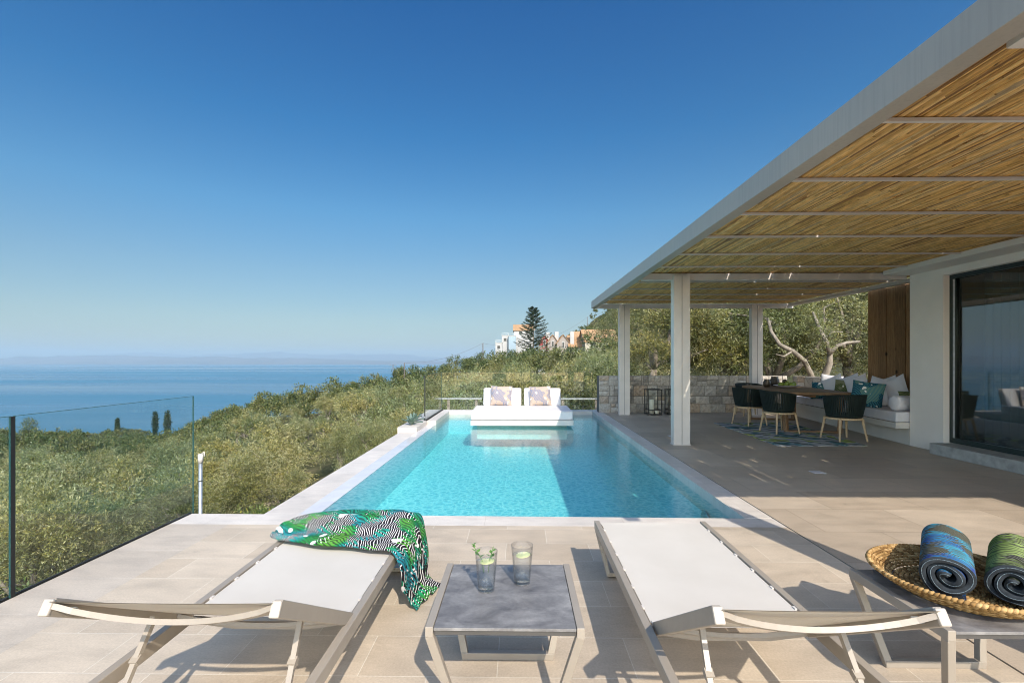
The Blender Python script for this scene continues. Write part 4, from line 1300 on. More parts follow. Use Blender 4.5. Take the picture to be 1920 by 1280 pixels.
def throw():
    r = thing('patterned_throw', (-1.1, 3.0, .33), 'green and black tropical print throw draped over the foot of the left lounger', 'throw')
    # stations along the cloth: far edge, near edge (world)
    z = .345
    st = [((-1.50, 3.02, .335), (-1.50, 2.90, .33)), ((-1.46, 3.08, z + .02), (-1.47, 2.80, z + .01)), ((-1.36, 3.16, z + .035), (-1.36, 2.76, z)),
          ((-1.18, 3.20, z + .04), (-1.18, 2.73, z)), ((-.98, 3.20, z + .045), (-.99, 2.69, z)), ((-.82, 3.20, z + .05), (-.83, 2.64, z + .002)),
          ((-.72, 3.18, z + .045), (-.70, 2.58, z + .01)), ((-.655, 3.16, z + .02), (-.645, 2.54, z - .02)),
          ((-.625, 3.16, .24), (-.625, 2.52, .26)), ((-.61, 3.15, .12), (-.63, 2.55, .17)), ((-.60, 3.10, .03), (-.62, 2.62, .09)),
          ((-.55, 3.02, .014), (-.60, 2.66, .03)), ((-.47, 2.95, .012), (-.57, 2.66, .012))]
    def sample(u):
        x = u * (len(st) - 1); i = min(int(x), len(st) - 2); f = x - i
        g = lambda k: tuple(np.array(st[min(max(k, 0), len(st) - 1)], dtype=float))
        p0, p1, p2, p3 = [np.array(g(k)) for k in (i - 1, i, i + 1, i + 2)]
        return .5 * ((2 * p1) + (-p0 + p2) * f + (2 * p0 - 5 * p1 + 4 * p2 - p3) * f * f + (-p0 + 3 * p1 - 3 * p2 + p3) * f ** 3)
    def fn(u, v, off=0.0):
        a, b = sample(u)
        p = a * (1 - v) + b * v
        # folds run along the cloth, tighter at the gathered end
        env = math.sin(v * math.pi) ** .5 if 0 < v < 1 else 0
        ph = u * 2.6
        f = .5 + .5 * math.sin(v * 21 + ph + 1.3 * math.sin(u * 7)); f2 = .5 + .5 * math.sin(v * 37 - ph * 2 + math.sin(u * 13))
        hgt = (.019 * f ** 1.5 + .008 * f2) * env + off
        side = min(1, max(0, (u - .54) / .08)); fl = min(1, max(0, (u - .84) / .06))
        n = np.array([side * (1 - fl), 0, 1 - side * (1 - fl)]); n = n / np.linalg.norm(n)
        p = p + n * (hgt + .006)
        p[2] = max(p[2], .006 + off)
        # hem wanders
        p[1] += (.012 * math.sin(u * 17) + .008 * math.sin(u * 41)) * (1 if v > .5 else -1) * abs(v - .5) * 2
        return tuple(p)
    MB().grid(lambda u, v: fn(u, v, .003), 150, 46).grid(lambda u, v: fn(u, v, -.001), 150, 46, flip=True).build('cloth', M['throw'], r)
throw()

# ---- basket with rolled towels
def basket():
    cx, cy, z0 = 1.915, 2.115, .398
    r = thing('wicker_basket', (cx, cy, z0), 'round shallow woven basket on the right side table holding two rolled towels', 'basket')
    t = NT('woven_seagrass'); g = t.node('ShaderNodeNewGeometry')
    c = t.ramp(g.outputs['Random Per Island'], [(0, (.20, .105, .035)), (.5, (.40, .24, .09)), (1, (.58, .38, .17))])
    c = t.mix(1, c, t.ramp(t.noise(t.coord(), 90, 3), [(.3, .75), (.7, 1.15)]), 'MULTIPLY')
    t.pbr(c, .8, 0, None, .2)
    rb = .22; rt = .315; h = .062
    rings = []
    rs = random.Random(2)
    def torus_twist(R_, z, rad, name_mb, ntw, ph):
        # a course of stubby twisted strands
        n = ntw
        for k in range(n):
            a0 = 2 * math.pi * (k + ph) / n; a1 = a0 + 2 * math.pi / n * 1.25
            p0 = (R_ * math.cos(a0) * 1 + 0, R_ * math.sin(a0), z - rad * .45); p1 = (R_ * math.cos(a1), R_ * math.sin(a1), z + rad * .45)
            mid = ((R_ + rad * .6) * math.cos((a0 + a1) / 2), (R_ + rad * .6) * math.sin((a0 + a1) / 2), z)
            name_mb.tube([p0, mid, p1], [rad * .55, rad * rs.uniform(.8, .95), rad * .55], 6)
    side = MB()
    for k in range(9):
        q = k / 8; R_ = rb + (rt - rb) * q ** .8; z = .008 + h * q
        torus_twist(R_, z, .0085, side, 58 + 3 * k, rs.random())
    side.build('side_weave', t.m, r, world=False)
    base = MB()
    for k in range(12): torus_twist(.012 + k * .0185, .008, .010, base, 6 + k * 5, rs.random())
    base.build('base_weave', t.m, r, world=False)
    rim = MB(); torus_twist(rt + .004, h + .012, .0105, rim, 118, 0); rim.build('rim', t.m, r, world=False)
    return cx, cy, z0
bx, by, bz = basket()

def towel_roll(x0, y0, z, x1, y1, rad, mat, label, turns=2.7, flat=.92):
    """rolled towel: a spiral section swept along its axis"""
    a = Vector((x0, y0, z)); b = Vector((x1, y1, z + .012)); d = (b - a).normalized(); L = (b - a).length
    s = d.cross(Vector((0, 0, 1))).normalized(); u_ = s.cross(d).normalized()
    r = thing('rolled_towel', (x0, y0, z - rad), label, 'rolled towel', 'rolled towels in the basket')
    n = 150; th = rad / (turns + .6)
    def spiral(k, off):
        ang = 2 * math.pi * turns * k + .9; rr = th * (.35 + turns * k) + off
        wob = 1 + .06 * math.sin(ang + 1) + .035 * math.sin(ang * 3 + x0 * 40) + (.10 * math.sin(ang * 2 + x0 * 70) * (1 - k))
        return s * (math.cos(ang) * rr * wob) + u_ * (math.sin(ang) * rr * wob * flat)
    o_ = th * .40
    def fn(k, v, off):
        e = .010 * math.sin(k * 25)
        p = a + d * (L * v + e * (1 if v > .5 else -1)) + spiral(k, off)
        if v in (0, 1): pass
        return tuple(p)
    nv = 8
    mb = MB().grid(lambda k, v: fn(k, v, o_), n, nv)
    mb.build('outer_face', mat, r)
    inner = MB().grid(lambda k, v: fn(k, v, -o_), n, nv, flip=True)
    for end in (0, 1):
        vs = []; fs = []
        for i in range(n + 1):
            k = i / n; p0 = Vector(fn(k, end, -o_)); p1 = Vector(fn(k, end, o_)); m = (p0 + p1) / 2 - d * (.006 if end == 0 else -.006)
            vs += [p0, m, p1]
        for i in range(n):
            q = 3 * i
            for j in (0, 1): fs.append((q + j, q + j + 1, q + j + 4, q + j + 3))
        inner.add(vs, fs, True)
    k = 1.0
    inner.build('rolled_edge', M['towel_edge'], r)
    # piped hem beads along the visible spiral
    hem = MB().tube([tuple(Vector(fn(i / 90, 0, o_ * .2)) - d * .006) for i in range(91)], .0013, 5)
    hem.build('piping', M['towel_hem'], r)
M['towel_hem'] = plain('pale_towel_piping', (.14, .18, .20), .9, .8, 260)
towel_roll(1.745, 1.985, .515, 2.05, 2.34, .102, M['towel_blue'], 'rolled towel in blue and turquoise print, left one in the basket')
towel_roll(1.955, 1.925, .512, 2.27, 2.235, .100, M['towel_green'], 'rolled towel in green palm leaf print, right one in the basket', flat=.85)
# ================================================================== SOFT THINGS
def pillow_mb(w, h, th, nu=14, pinch=.06, seed=0):
    rs = random.Random(seed); ph = rs.random() * 6
    mb = MB()
    for sgn in (1, -1):
        def fn(u, v, sgn=sgn):
            a = u * 2 - 1; b = v * 2 - 1
            k = (max(0, 1 - a * a) ** .42) * (max(0, 1 - b * b) ** .42)
            # sides draw in between the corners
            px = a * w / 2 * (1 - pinch * (1 - b * b)); pz = b * h / 2 * (1 - pinch * (1 - a * a))
            wr = 1 + .06 * math.sin(a * 5 + ph) * math.cos(b * 4 + ph)
            return (px, -sgn * th / 2 * k * wr, pz + h / 2)
        mb.grid(fn, nu, nu, flip=(sgn < 0))
    return mb
def pillow(name, cx, cy, z, w, h, th, yaw, lean, roll, mat, label, group=None, seed=0, cat='cushion'):
    """stands on z, front faces -y before yaw; lean tips its top backwards"""
    o = pillow_mb(w, h, th, seed=seed).build(name, mat, None)
    o.location = (cx, cy, z); o.rotation_euler = Euler((-lean, roll, yaw), 'XYZ')
    return tag(o, label, cat, group)
def cushion_box(mb, x0, x1, y0, y1, z0, z1): mb.box(x0, x1, y0, y1, z0, z1)

# ---- palm print for the small cushions
def palm_print(name, ground, leafc, second, seed, scale=1.0):
    t = NT(name); v = t.coord(loc=(seed, 0, seed * .3))
    wv = t.node('ShaderNodeTexWave'); wv.wave_type = 'RINGS'; wv.rings_direction = 'SPHERICAL'; wv.inputs['Scale'].default_value = 7 * scale; wv.inputs['Distortion'].default_value = 1.2
    t.link(t.coord(loc=(.18, 0, -.05), rot=(0, .5, 0), scale=(1, 1, 2.2)), wv.inputs['Vector'])
    w2 = t.node('ShaderNodeTexWave'); w2.bands_direction = 'DIAGONAL'; w2.inputs['Scale'].default_value = 14 * scale; w2.inputs['Distortion'].default_value = 2.5
    t.link(v, w2.inputs['Vector'])
    area = t.math('GREATER_THAN', t.noise(v, 4.2 * scale, 1), .47)
    bands = t.mix(t.ramp(w2.outputs['Fac'], [(.45, 0), (.6, 1)]), ground, leafc)
    c = t.mix(area, t.mix(t.ramp(wv.outputs['Fac'], [(.55, 0), (.7, 1)]), ground, second), bands)
    fl = t.math('GREATER_THAN', t.noise(v, 8 * scale, 1), .70)
    c = t.mix(fl, c, (.78, .76, .70))
    t.pbr(c, .9, 0, t.bump(t.noise(v, 250, 2), .3, .001), .1)
    return t.m
M['print_pink'] = palm_print('dusty_pink_palm_print', (.42, .32, .27), (.12, .18, .30), (.47, .39, .31), 1.2, 1.3)
M['print_teal'] = palm_print('teal_palm_print', (.045, .17, .22), (.02, .06, .09), (.20, .30, .20), 3.1)
M['print_green'] = palm_print('green_leaf_print', (.17, .17, .08), (.08, .12, .05), (.34, .34, .22), 4.4)

# ================================================================== DAYBED IN THE POOL
db = thing('daybed', (.05, 11.3, -.06), 'white floating daybed with two backrests at the far end of the pool', 'daybed')
def dbp(px, t): return (px - 960) / 900 * t - .0156 * t
X0, X1 = -1.09, 1.20
MB().box(X0, X1, 10.66, 12.75, -.055, .058).build('platform', M['white_plaster'], db, bevel=.006)
MB().box(X0 + .12, X1 - .12, 10.95, 12.7, -.40, -.056).build('plinth', M['coping'], db)
MB().box(X0 + .01, X1 - .01, 10.67, 12.05, .064, .268).build('mattress', M['cushion'], db, bevel=.028, seg=4)
mt = CH[db.name][-1]
MB().tube([(X0 + .012, 10.668, .088), (X1 - .012, 10.668, .088)], .005, 6).tube([(X0 + .02, 10.672, .250), (X1 - .02, 10.672, .250)], .005, 6).build('piping', M['cushion'], mt)
for a, b in ((-.91, .045), (.115, 1.04)):
    mb = MB()
    lean = .16
    def fn8(u, v, w_): return None
    vs = []
    for (zz, yy0, yy1) in ((.262, 12.02, 12.22), (.69, 12.16, 12.30)):
        vs += [(a, yy0, zz), (b, yy0, zz), (b, yy1, zz), (a, yy1, zz)]
    mb.add(vs, [(0, 3, 2, 1), (4, 5, 6, 7), (0, 1, 5, 4), (1, 2, 6, 5), (2, 3, 7, 6), (3, 0, 4, 7)])
    mb.build('backrest', M['cushion'], db, bevel=.035, seg=4)
pillow('cushion', -.46, 11.90, .272, .54, .50, .17, R(-3), R(15), R(1), M['print_pink'], 'pink and blue palm print cushion on the left half of the daybed', seed=1)
pillow('cushion', .53, 11.90, .272, .54, .49, .17, R(3), R(14), R(-2), M['print_pink'], 'pink and blue palm print cushion on the right half of the daybed', seed=2)

# ================================================================== BUILT-IN BENCH
bdir = Vector((6.75 - 6.18, 12.5 - 7.985, 0)).normalized()
def bl(y, off=0.0): return 6.18 + (y - 7.985) * (bdir.x / bdir.y) + off
bn = thing('masonry_bench', (6.7, 10, 0), 'white masonry bench cantilevered along the right side of the covered terrace', 'bench')
MB().prism([(bl(7.985), 7.985), (bl(12.80), 12.80), (7.05, 12.80), (7.05, 7.985)][::-1], .275, .372).build('slab', M['white_plaster'], bn, bevel=.004)
MB().prism([(bl(7.985, .22), 7.985), (bl(12.80, .22), 12.80), (7.02, 12.80), (7.02, 7.985)][::-1], .003, .2745).build('base', M['white_plaster'], bn)
for k, (ya, yb) in enumerate(((8.0, 9.62), (9.63, 11.2), (11.21, 12.75))):
    o = MB().prism([(bl(ya, .015), ya), (bl(yb, .015), yb), (7.03, yb), (7.03, ya)][::-1], .375, .545).build('seat_cushion', M['pillow_white'], None, bevel=.025, seg=3)
    tag(o, ('white seat cushion at the pier end of the masonry bench', 'white seat cushion in the middle of the masonry bench', 'white seat cushion at the stone wall end of the masonry bench')[k], 'seat cushion')

def px_pillow(px0, px1, ytop, ybot, t, mat, yaw, lean, roll, label, th=.15, w=None, z=.548):
    cx = ((px0 + px1) / 2 - 960) / 900 * t - .0156 * t
    W = (px1 - px0) / 900 * t * 1.05 if w is None else w
    h = (ybot - ytop) / 900 * t
    zt = 1.4 - (ytop - 675) * t / 900
    h = max(.28, zt - z)
    pillow('cushion', cx, t + .0156 * cx, z, W, h * 1.04, th, yaw, lean, roll, mat, label, seed=int(px0))
W_, T_, G_ = M['pillow_white'], M['print_teal'], M['print_green']
px_pillow(1533, 1569, 703, 735, 10.75, W_, R(-55), R(14), R(6), 'white cushion farthest along the bench, by the stone wall', w=.45)
px_pillow(1524, 1560, 715, 740, 10.55, T_, R(-50), R(20), R(-3), 'teal palm print cushion leaning in front of the farthest white one', w=.48)
px_pillow(1556, 1586, 704, 738, 10.25, W_, R(-62), R(12), R(-24), 'white cushion standing on its corner between teal and green prints', w=.45)
px_pillow(1566, 1601, 712, 740, 9.95, G_, R(-50), R(18), R(3), 'olive green leaf print cushion in the far half of the bench row', w=.46)
px_pillow(1590, 1607, 703, 735, 9.9, W_, R(-70), R(12), R(-20), 'narrow looking white cushion just right of the green print', w=.45)
px_pillow(1601, 1630, 704, 742, 9.55, W_, R(-66), R(12), R(-22), 'white cushion left of the big teal one', w=.45)
px_pillow(1628, 1655, 709, 742, 9.25, W_, R(-66), R(10), R(12), 'white cushion behind the big teal one against the timber screen', w=.45)
px_pillow(1600, 1642, 715, 760, 8.75, T_, R(-40), R(18), R(8), 'big teal palm print cushion tilted on the near bench seat', w=.50)
px_pillow(1626, 1660, 723, 764, 8.75, W_, R(-38), R(16), R(-14), 'white cushion slumped against the right of the big teal one', w=.44)
px_pillow(1652, 1682, 708, 745, 8.95, W_, R(-72), R(10), R(-18), 'white cushion against the timber screen, second from the pier', w=.45)
px_pillow(1676, 1702, 706, 745, 8.6, W_, R(-72), R(10), R(-24), 'white cushion against the timber screen, nearest the pier', w=.45)
pillow('cushion', 6.78, 8.32, .70, .52, .17, .13, R(-8), R(12), 0, G_, 'green leaf print lumbar cushion lying on the white bolster', seed=44)
b_ = MB().lathe([(.0005, 0), (.09, .004), (.118, .02), (.125, .04), (.125, .56), (.118, .58), (.09, .596), (.0005, .60)], n=24, capb=False, capt=False).build('bolster', M['pillow_white'], None)
b_.rotation_euler = (R(90), 0, R(90)); b_.rotation_euler = Euler((0, R(90), R(4))); b_.location = (6.33, 8.24, .672); tag(b_, 'white cylindrical bolster lying at the pier end of the bench', 'bolster')

# ================================================================== DINING TABLE, CHAIRS, RUG
TR = -math.atan2(bdir.x, bdir.y)
def dining_table():
    cx, cy = 5.78, 10.35; Wd, Ln = 1.22, 2.66
    r = thing('dining_table', (cx, cy, 0), 'long oiled wood dining table on the patterned rug', 'dining table', None, TR)
    # top with rounded corners
    poly = []
    rr = .22
    for qx, qy, a0 in ((Wd / 2 - rr, Ln / 2 - rr, 0), (-Wd / 2 + rr, Ln / 2 - rr, 90), (-Wd / 2 + rr, -Ln / 2 + rr, 180), (Wd / 2 - rr, -Ln / 2 + rr, 270)):
        for k in range(7):
            a = R(a0 + 15 * k); poly.append((qx + rr * math.cos(a), qy + rr * math.sin(a)))
    MB().prism(poly, .745, .795).build('tabletop', M['teak_dark'], r, bevel=.008, world=False)
    for sx in (-1, 1):
        for sy in (-1, 1):
            MB().bar((sx * (Wd / 2 - .13), sy * (Ln / 2 - .32), .045), (sx * (Wd / 2 - .10), sy * (Ln / 2 - .30), .744), .075, .075).build('leg', M['teak_dark'], r, bevel=.008, world=False)
    for sy in (-1, 1):
        MB().box(-Wd / 2 + .10, Wd / 2 - .10, sy * (Ln / 2 - .32) - .04, sy * (Ln / 2 - .32) + .04, .006, .044).build('foot_bar', M['teak_dark'], r, bevel=.005, world=False)
    MB().box(-.05, .05, -Ln / 2 + .3, Ln / 2 - .3, .68, .744).build('stretcher', M['teak_dark'], r, world=False)
dining_table()

M['rope'] = plain('dark_green_rope', (.004, .013, .010), .75, .25, 30, .001, 200)
def make_chair():
    r = thing('dining_chair', (0, 0, 0), None, 'dining chair', 'rope dining chairs around the table')
    SW = .60; zs = .42
    def shell(a, z):
        # a from -1 (front left) round the back to 1 (front right); chair faces +y
        ang = a * R(128)
        k = (z - zs) / .40
        rx = .265 + .055 * k; ry = .25 + .075 * k
        return Vector((rx * math.sin(ang), -.02 - ry * math.cos(ang), z))
    def ztop(a): return .80 - .07 * abs(a) ** 2.2
    N = 46
    mb = MB()
    for i in range(N):
        a = -1 + 2 * (i + .5) / N
        p0 = shell(a, zs + .005); p1 = shell(a, ztop(a)); n = Vector((p0.x, p0.y + .02, 0)).normalized()
        m = (p0 + p1) / 2 + n * .006
        for off in (0, -.016):
            q0, qm, q1 = p0 + n * off, m + n * off, p1 + n * off
            w = .0098
            tdir = Vector((-n.y, n.x, 0))
            mb.add([q0 - tdir * w, q0 + tdir * w, qm + tdir * w, qm - tdir * w, q1 - tdir * w * 1.15, q1 + tdir * w * 1.15,
                    q0 - tdir * w + n * .005, q0 + tdir * w + n * .005, qm + tdir * w + n * .005, qm - tdir * w + n * .005, q1 - tdir * w * 1.15 + n * .005, q1 + tdir * w * 1.15 + n * .005],
                   [(0, 1, 2, 3), (3, 2, 5, 4), (7, 6, 9, 8), (8, 9, 10, 11), (0, 3, 9, 6), (3, 4, 10, 9), (1, 7, 8, 2), (2, 8, 11, 5)])
    mb.build('rope_backrest', M['rope'], r, world=False)
    rim = MB().tube([tuple(shell(-1 + 2 * i / 30, ztop(-1 + 2 * i / 30))) for i in range(31)], .012, 6)
    rim.build('top_rail', M['rope'], r, world=False)
    low = MB().tube([tuple(shell(-1 + 2 * i / 30, zs + .01)) for i in range(31)], .012, 6)
    low.build('lower_rail', M['rope'], r, world=False)
    MB().lathe([(.0005, .405), (.22, .405), (.255, .42), (.258, .45), (.235, .468), (.0005, .472)], (0, .0, 0), 24, capb=False, capt=False).build('seat', M['rope'], r, world=False)
    MB().lathe([(.215, .372), (.27, .372), (.27, .402), (.215, .402), (.215, .372)], (0, .0, 0), 28, smooth=False, capb=False, capt=False).build('seat_frame', M['teak'], r, world=False)
    for sx in (-1, 1):
        for sy in (-1, 1):
            a = (sx * .195, sy * .185, .395); b = (sx * .245, sy * .235, 0.008)
            MB().bar(a, b, .042, .042, w2=.026, h2=.026).build('leg', M['teak'], r, bevel=.005, world=False)
    return r
ch0 = make_chair()
for k, (x, y, rz, lab) in enumerate((
        (5.62, 8.42, 4, 'dark green rope chair at the near head of the table, turned away from the pool'),
        (4.98, 9.28, -82, 'dark green rope chair on the pool side of the table, the nearer of two'),
        (4.93, 10.38, -74, 'dark green rope chair on the pool side of the table, the farther of two'),
        (5.72, 12.02, 178, 'dark green rope chair at the far head of the table, mostly hidden behind it'))):
    o = ch0 if k == 0 else copy_tree(ch0)
    o.location = (x, y, .012); o.rotation_euler = (0, 0, R(rz)); o['label'] = lab

def rug():
    t = NT('leaf_patterned_rug'); v = t.coord()
    wv = t.node('ShaderNodeTexWave'); wv.bands_direction = 'DIAGONAL'; wv.inputs['Scale'].default_value = 1.6; wv.inputs['Distortion'].default_value = 6; wv.inputs['Detail'].default_value = 2; wv.inputs['Detail Scale'].default_value = 1.4
    t.link(v, wv.inputs['Vector'])
    n = t.noise(v, 2.3, 2, .5, .8)
    c = t.ramp(n, [(.30, (.08, .10, .10)), (.38, (.12, .27, .30)), (.45, (.42, .43, .43)), (.55, (.55, .55, .55)), (.60, (.34, .44, .12)), (.66, (.58, .64, .18)), (.72, (.20, .22, .12))], 'LINEAR')
    c = t.mix(t.ramp(wv.outputs['Fac'], [(.74, 0), (.84, .8)]), c, (.07, .08, .08))
    c = t.mix(t.math('GREATER_THAN', t.noise(v, 7, 1), .68), c, (.5, .5, .47))
    t.pbr(c, .95, 0, t.bump(t.noise(v, 220, 2), .4, .002), .1)
    o = MB().prism([(4.20, 7.86), (5.66, 7.90), (6.02, 10.9), (4.32, 10.75)], .004, .012).build('rug', t.m, None)
    tag(o, 'grey blue and lime leaf patterned rug under the dining chairs', 'rug')
rug()

# bowl of fruit and two dark vases on the table
bw = thing('fruit_bowl', (5.83, 10.55, .796), 'wide white bowl heaped with green fruit on the dining table', 'bowl')
MB().lathe([(.0005, .004), (.08, .0), (.10, .002), (.17, .025), (.27, .058), (.275, .062), (.265, .062), (.16, .034), (.0005, .018)], n=32, capb=False, capt=False).build('dish', M['cushion'], bw, world=False)
M['fruit'] = plain('green_fruit', (.22, .28, .04), .45, .35, 18)
M['fruit_dark'] = plain('dark_fruit', (.05, .035, .02), .4, .4, 18)
rs = random.Random(12)
for k, (a, q, z) in enumerate([(0, .0, .10), (0.4, .10, .075), (1.6, .11, .075), (2.8, .10, .07), (4.0, .11, .075), (5.2, .10, .07), (2.2, .05, .14), (.2, .17, .085), (3.4, .17, .08)]):
    rad = rs.uniform(.045, .058)
    prof = [(max(.0005, rad * math.sin(math.pi * i / 8)) * (1 if i < 5 else .92), -rad * 1.15 * math.cos(math.pi * i / 8)) for i in range(9)]
    o = MB().lathe(prof, n=14, capb=False, capt=False).build('fruit', M['fruit'] if k % 4 != 2 else M['fruit_dark'], None)
    o.location = (5.83 + q * math.cos(a), 10.55 + q * math.sin(a), .796 + z); o.rotation_euler = (rs.random(), rs.random(), 0)
    tag(o, ('round green fruit heaped in the white bowl' if k % 4 != 2 else 'dark ripe fruit among the green ones in the white bowl'), 'fruit', 'green fruit in the bowl' if k % 4 != 2 else 'dark fruit in the bowl')
for x, y, s, lab in ((5.60, 10.95, 1.0, 'small dark brown vase left of the fruit bowl'), (5.98, 11.35, 1.25, 'taller dark brown vase behind the fruit bowl')):
    v_ = thing('vase', (x, y, .796), lab, 'vase')
    MB().lathe([(.0005, 0), (.06 * s, 0), (.085 * s, .05 * s), (.082 * s, .11 * s), (.055 * s, .155 * s), (.060 * s, .175 * s), (.052 * s, .175 * s), (.046 * s, .15 * s), (.07 * s, .08 * s), (.0005, .02)], n=20, capb=False, capt=False).build('body', M['fruit_dark'], v_, world=False)

# ================================================================== LANTERNS
def lantern(x, y, label, cz):
    r = thing('lantern', (x, y, 0), label, 'lantern')
    s = .17; h = .66; b = .011
    mb = MB()
    for sx in (-1, 1):
        for sy in (-1, 1): mb.box(sx * s - b, sx * s + b, sy * s - b, sy * s + b, .002, h)
    for z in (.03, .135, h - .012):
        for sg in (-1, 1):
            mb.box(-s + b, s - b, sg * s - b * .8, sg * s + b * .8, z - .010, z + .010); mb.box(sg * s - b * .8, sg * s + b * .8, -s + b, s - b, z - .010, z + .010)
    mb.build('frame', M['black'], r, world=False)
    MB().box(-s + b, s - b, -s + b, s - b, .012, .022).build('base', M['black'], r, world=False)
    MB().tube([(-.05, 0, h + .004), (-.05, 0, h + .03), (.05, 0, h + .03), (.05, 0, h + .004)], .006, 6).build('handle', M['black'], r, world=False)
    g = MB()
    for sg in (-1, 1):
        g.add([(-s + b, sg * (s - .004), .145), (s - b, sg * (s - .004), .145), (s - b, sg * (s - .004), h - .02), (-s + b, sg * (s - .004), h - .02)], [(0, 1, 2, 3)])
    g.build('glass_pane', M['rail_glass'], r, world=False)
    for cx, cy, rr, ch in cz:
        c = thing('candle', (x + cx, y + cy, .023), 'cream pillar candle %s' % ('standing tall in the left lantern' if ch > .3 else ('low in the left lantern' if label.startswith('left') else ('taller of the pair in the right lantern' if ch > .16 else 'low one in the right lantern'))), 'candle')
        MB().lathe([(.0005, 0), (rr, 0), (rr, ch), (rr * .85, ch + .004), (rr * .5, ch - .008), (.0005, ch - .01)], n=18, capb=False, capt=False).build('wax', M['candle'], c, world=False)
        MB().tube([(0, 0, ch - .012), (.002, 0, ch + .018)], .0025, 5).build('wick', M['black'], c, world=False)
lantern(3.44, 12.42, 'left black framed lantern on the floor before the stone wall', [(-.03, .02, .055, .36), (.08, -.06, .045, .10)])
lantern(3.98, 12.46, 'right black framed lantern, partly hidden by the middle column', [(-.03, .02, .055, .20), (.07, -.06, .045, .12)])
# flush floor lights
for x, y, lab in ((3.72, 6.05, 'flush pale square floor light in the shaded paving, the nearer one'), (2.82, 8.9, 'flush pale square floor light in the shaded paving, beside the middle column')):
    o = MB().box(x - .07, x + .07, y - .07, y + .07, .001, .005).build('floor_light', M['cushion'], None); tag(o, lab, 'floor light')
# round fitting on the pool wall
pl = thing('pool_light', (1.985, 5.15, -.33), 'round fitting with a metal ring on the right pool wall near the steps', 'pool light')
o = MB().lathe([(.0005, 0), (.085, 0), (.105, .006), (.11, .014), (.12, .012), (.12, 0)], n=26, capb=False, capt=False).build('ring', M['galv'], pl, world=False); o.rotation_euler = (0, R(-90), 0)

# ================================================================== VILLAS ON THE RIDGE
M['roof_tile'] = None
t = NT('terracotta_tiles'); v = t.coord()
wv = t.node('ShaderNodeTexWave'); wv.inputs['Scale'].default_value = 1.3; wv.bands_direction = 'X'; t.link(v, wv.inputs['Vector'])
t.pbr(t.mix(1, t.ramp(t.noise(v, 2.2, 5, .65), [(.3, (.34, .19, .10)), (.7, (.46, .30, .17))]), t.ramp(wv.outputs['Fac'], [(.1, .72), (.6, 1.1)]), 'MULTIPLY'), .9, 0, None, .1)
M['roof_tile'] = t.m
M['villa_cream'] = plain('cream_villa_wall', (.42, .37, .29), .9, .08, .6)
M['villa_white'] = plain('white_villa_wall', (.44, .43, .41), .9, .04, .6)
M['villa_blue'] = plain('pale_blue_villa_wall', (.30, .38, .43), .9, .05, .6)
M['villa_red'] = plain('dark_red_villa_wall', (.30, .07, .07), .9, .1, .6)
M['pane'] = plain('dark_window_pane', (.03, .035, .04), .2, .2, 2)
M['villa_gable'] = plain('grey_gable_wall', (.30, .26, .23), .9, .1, .6)

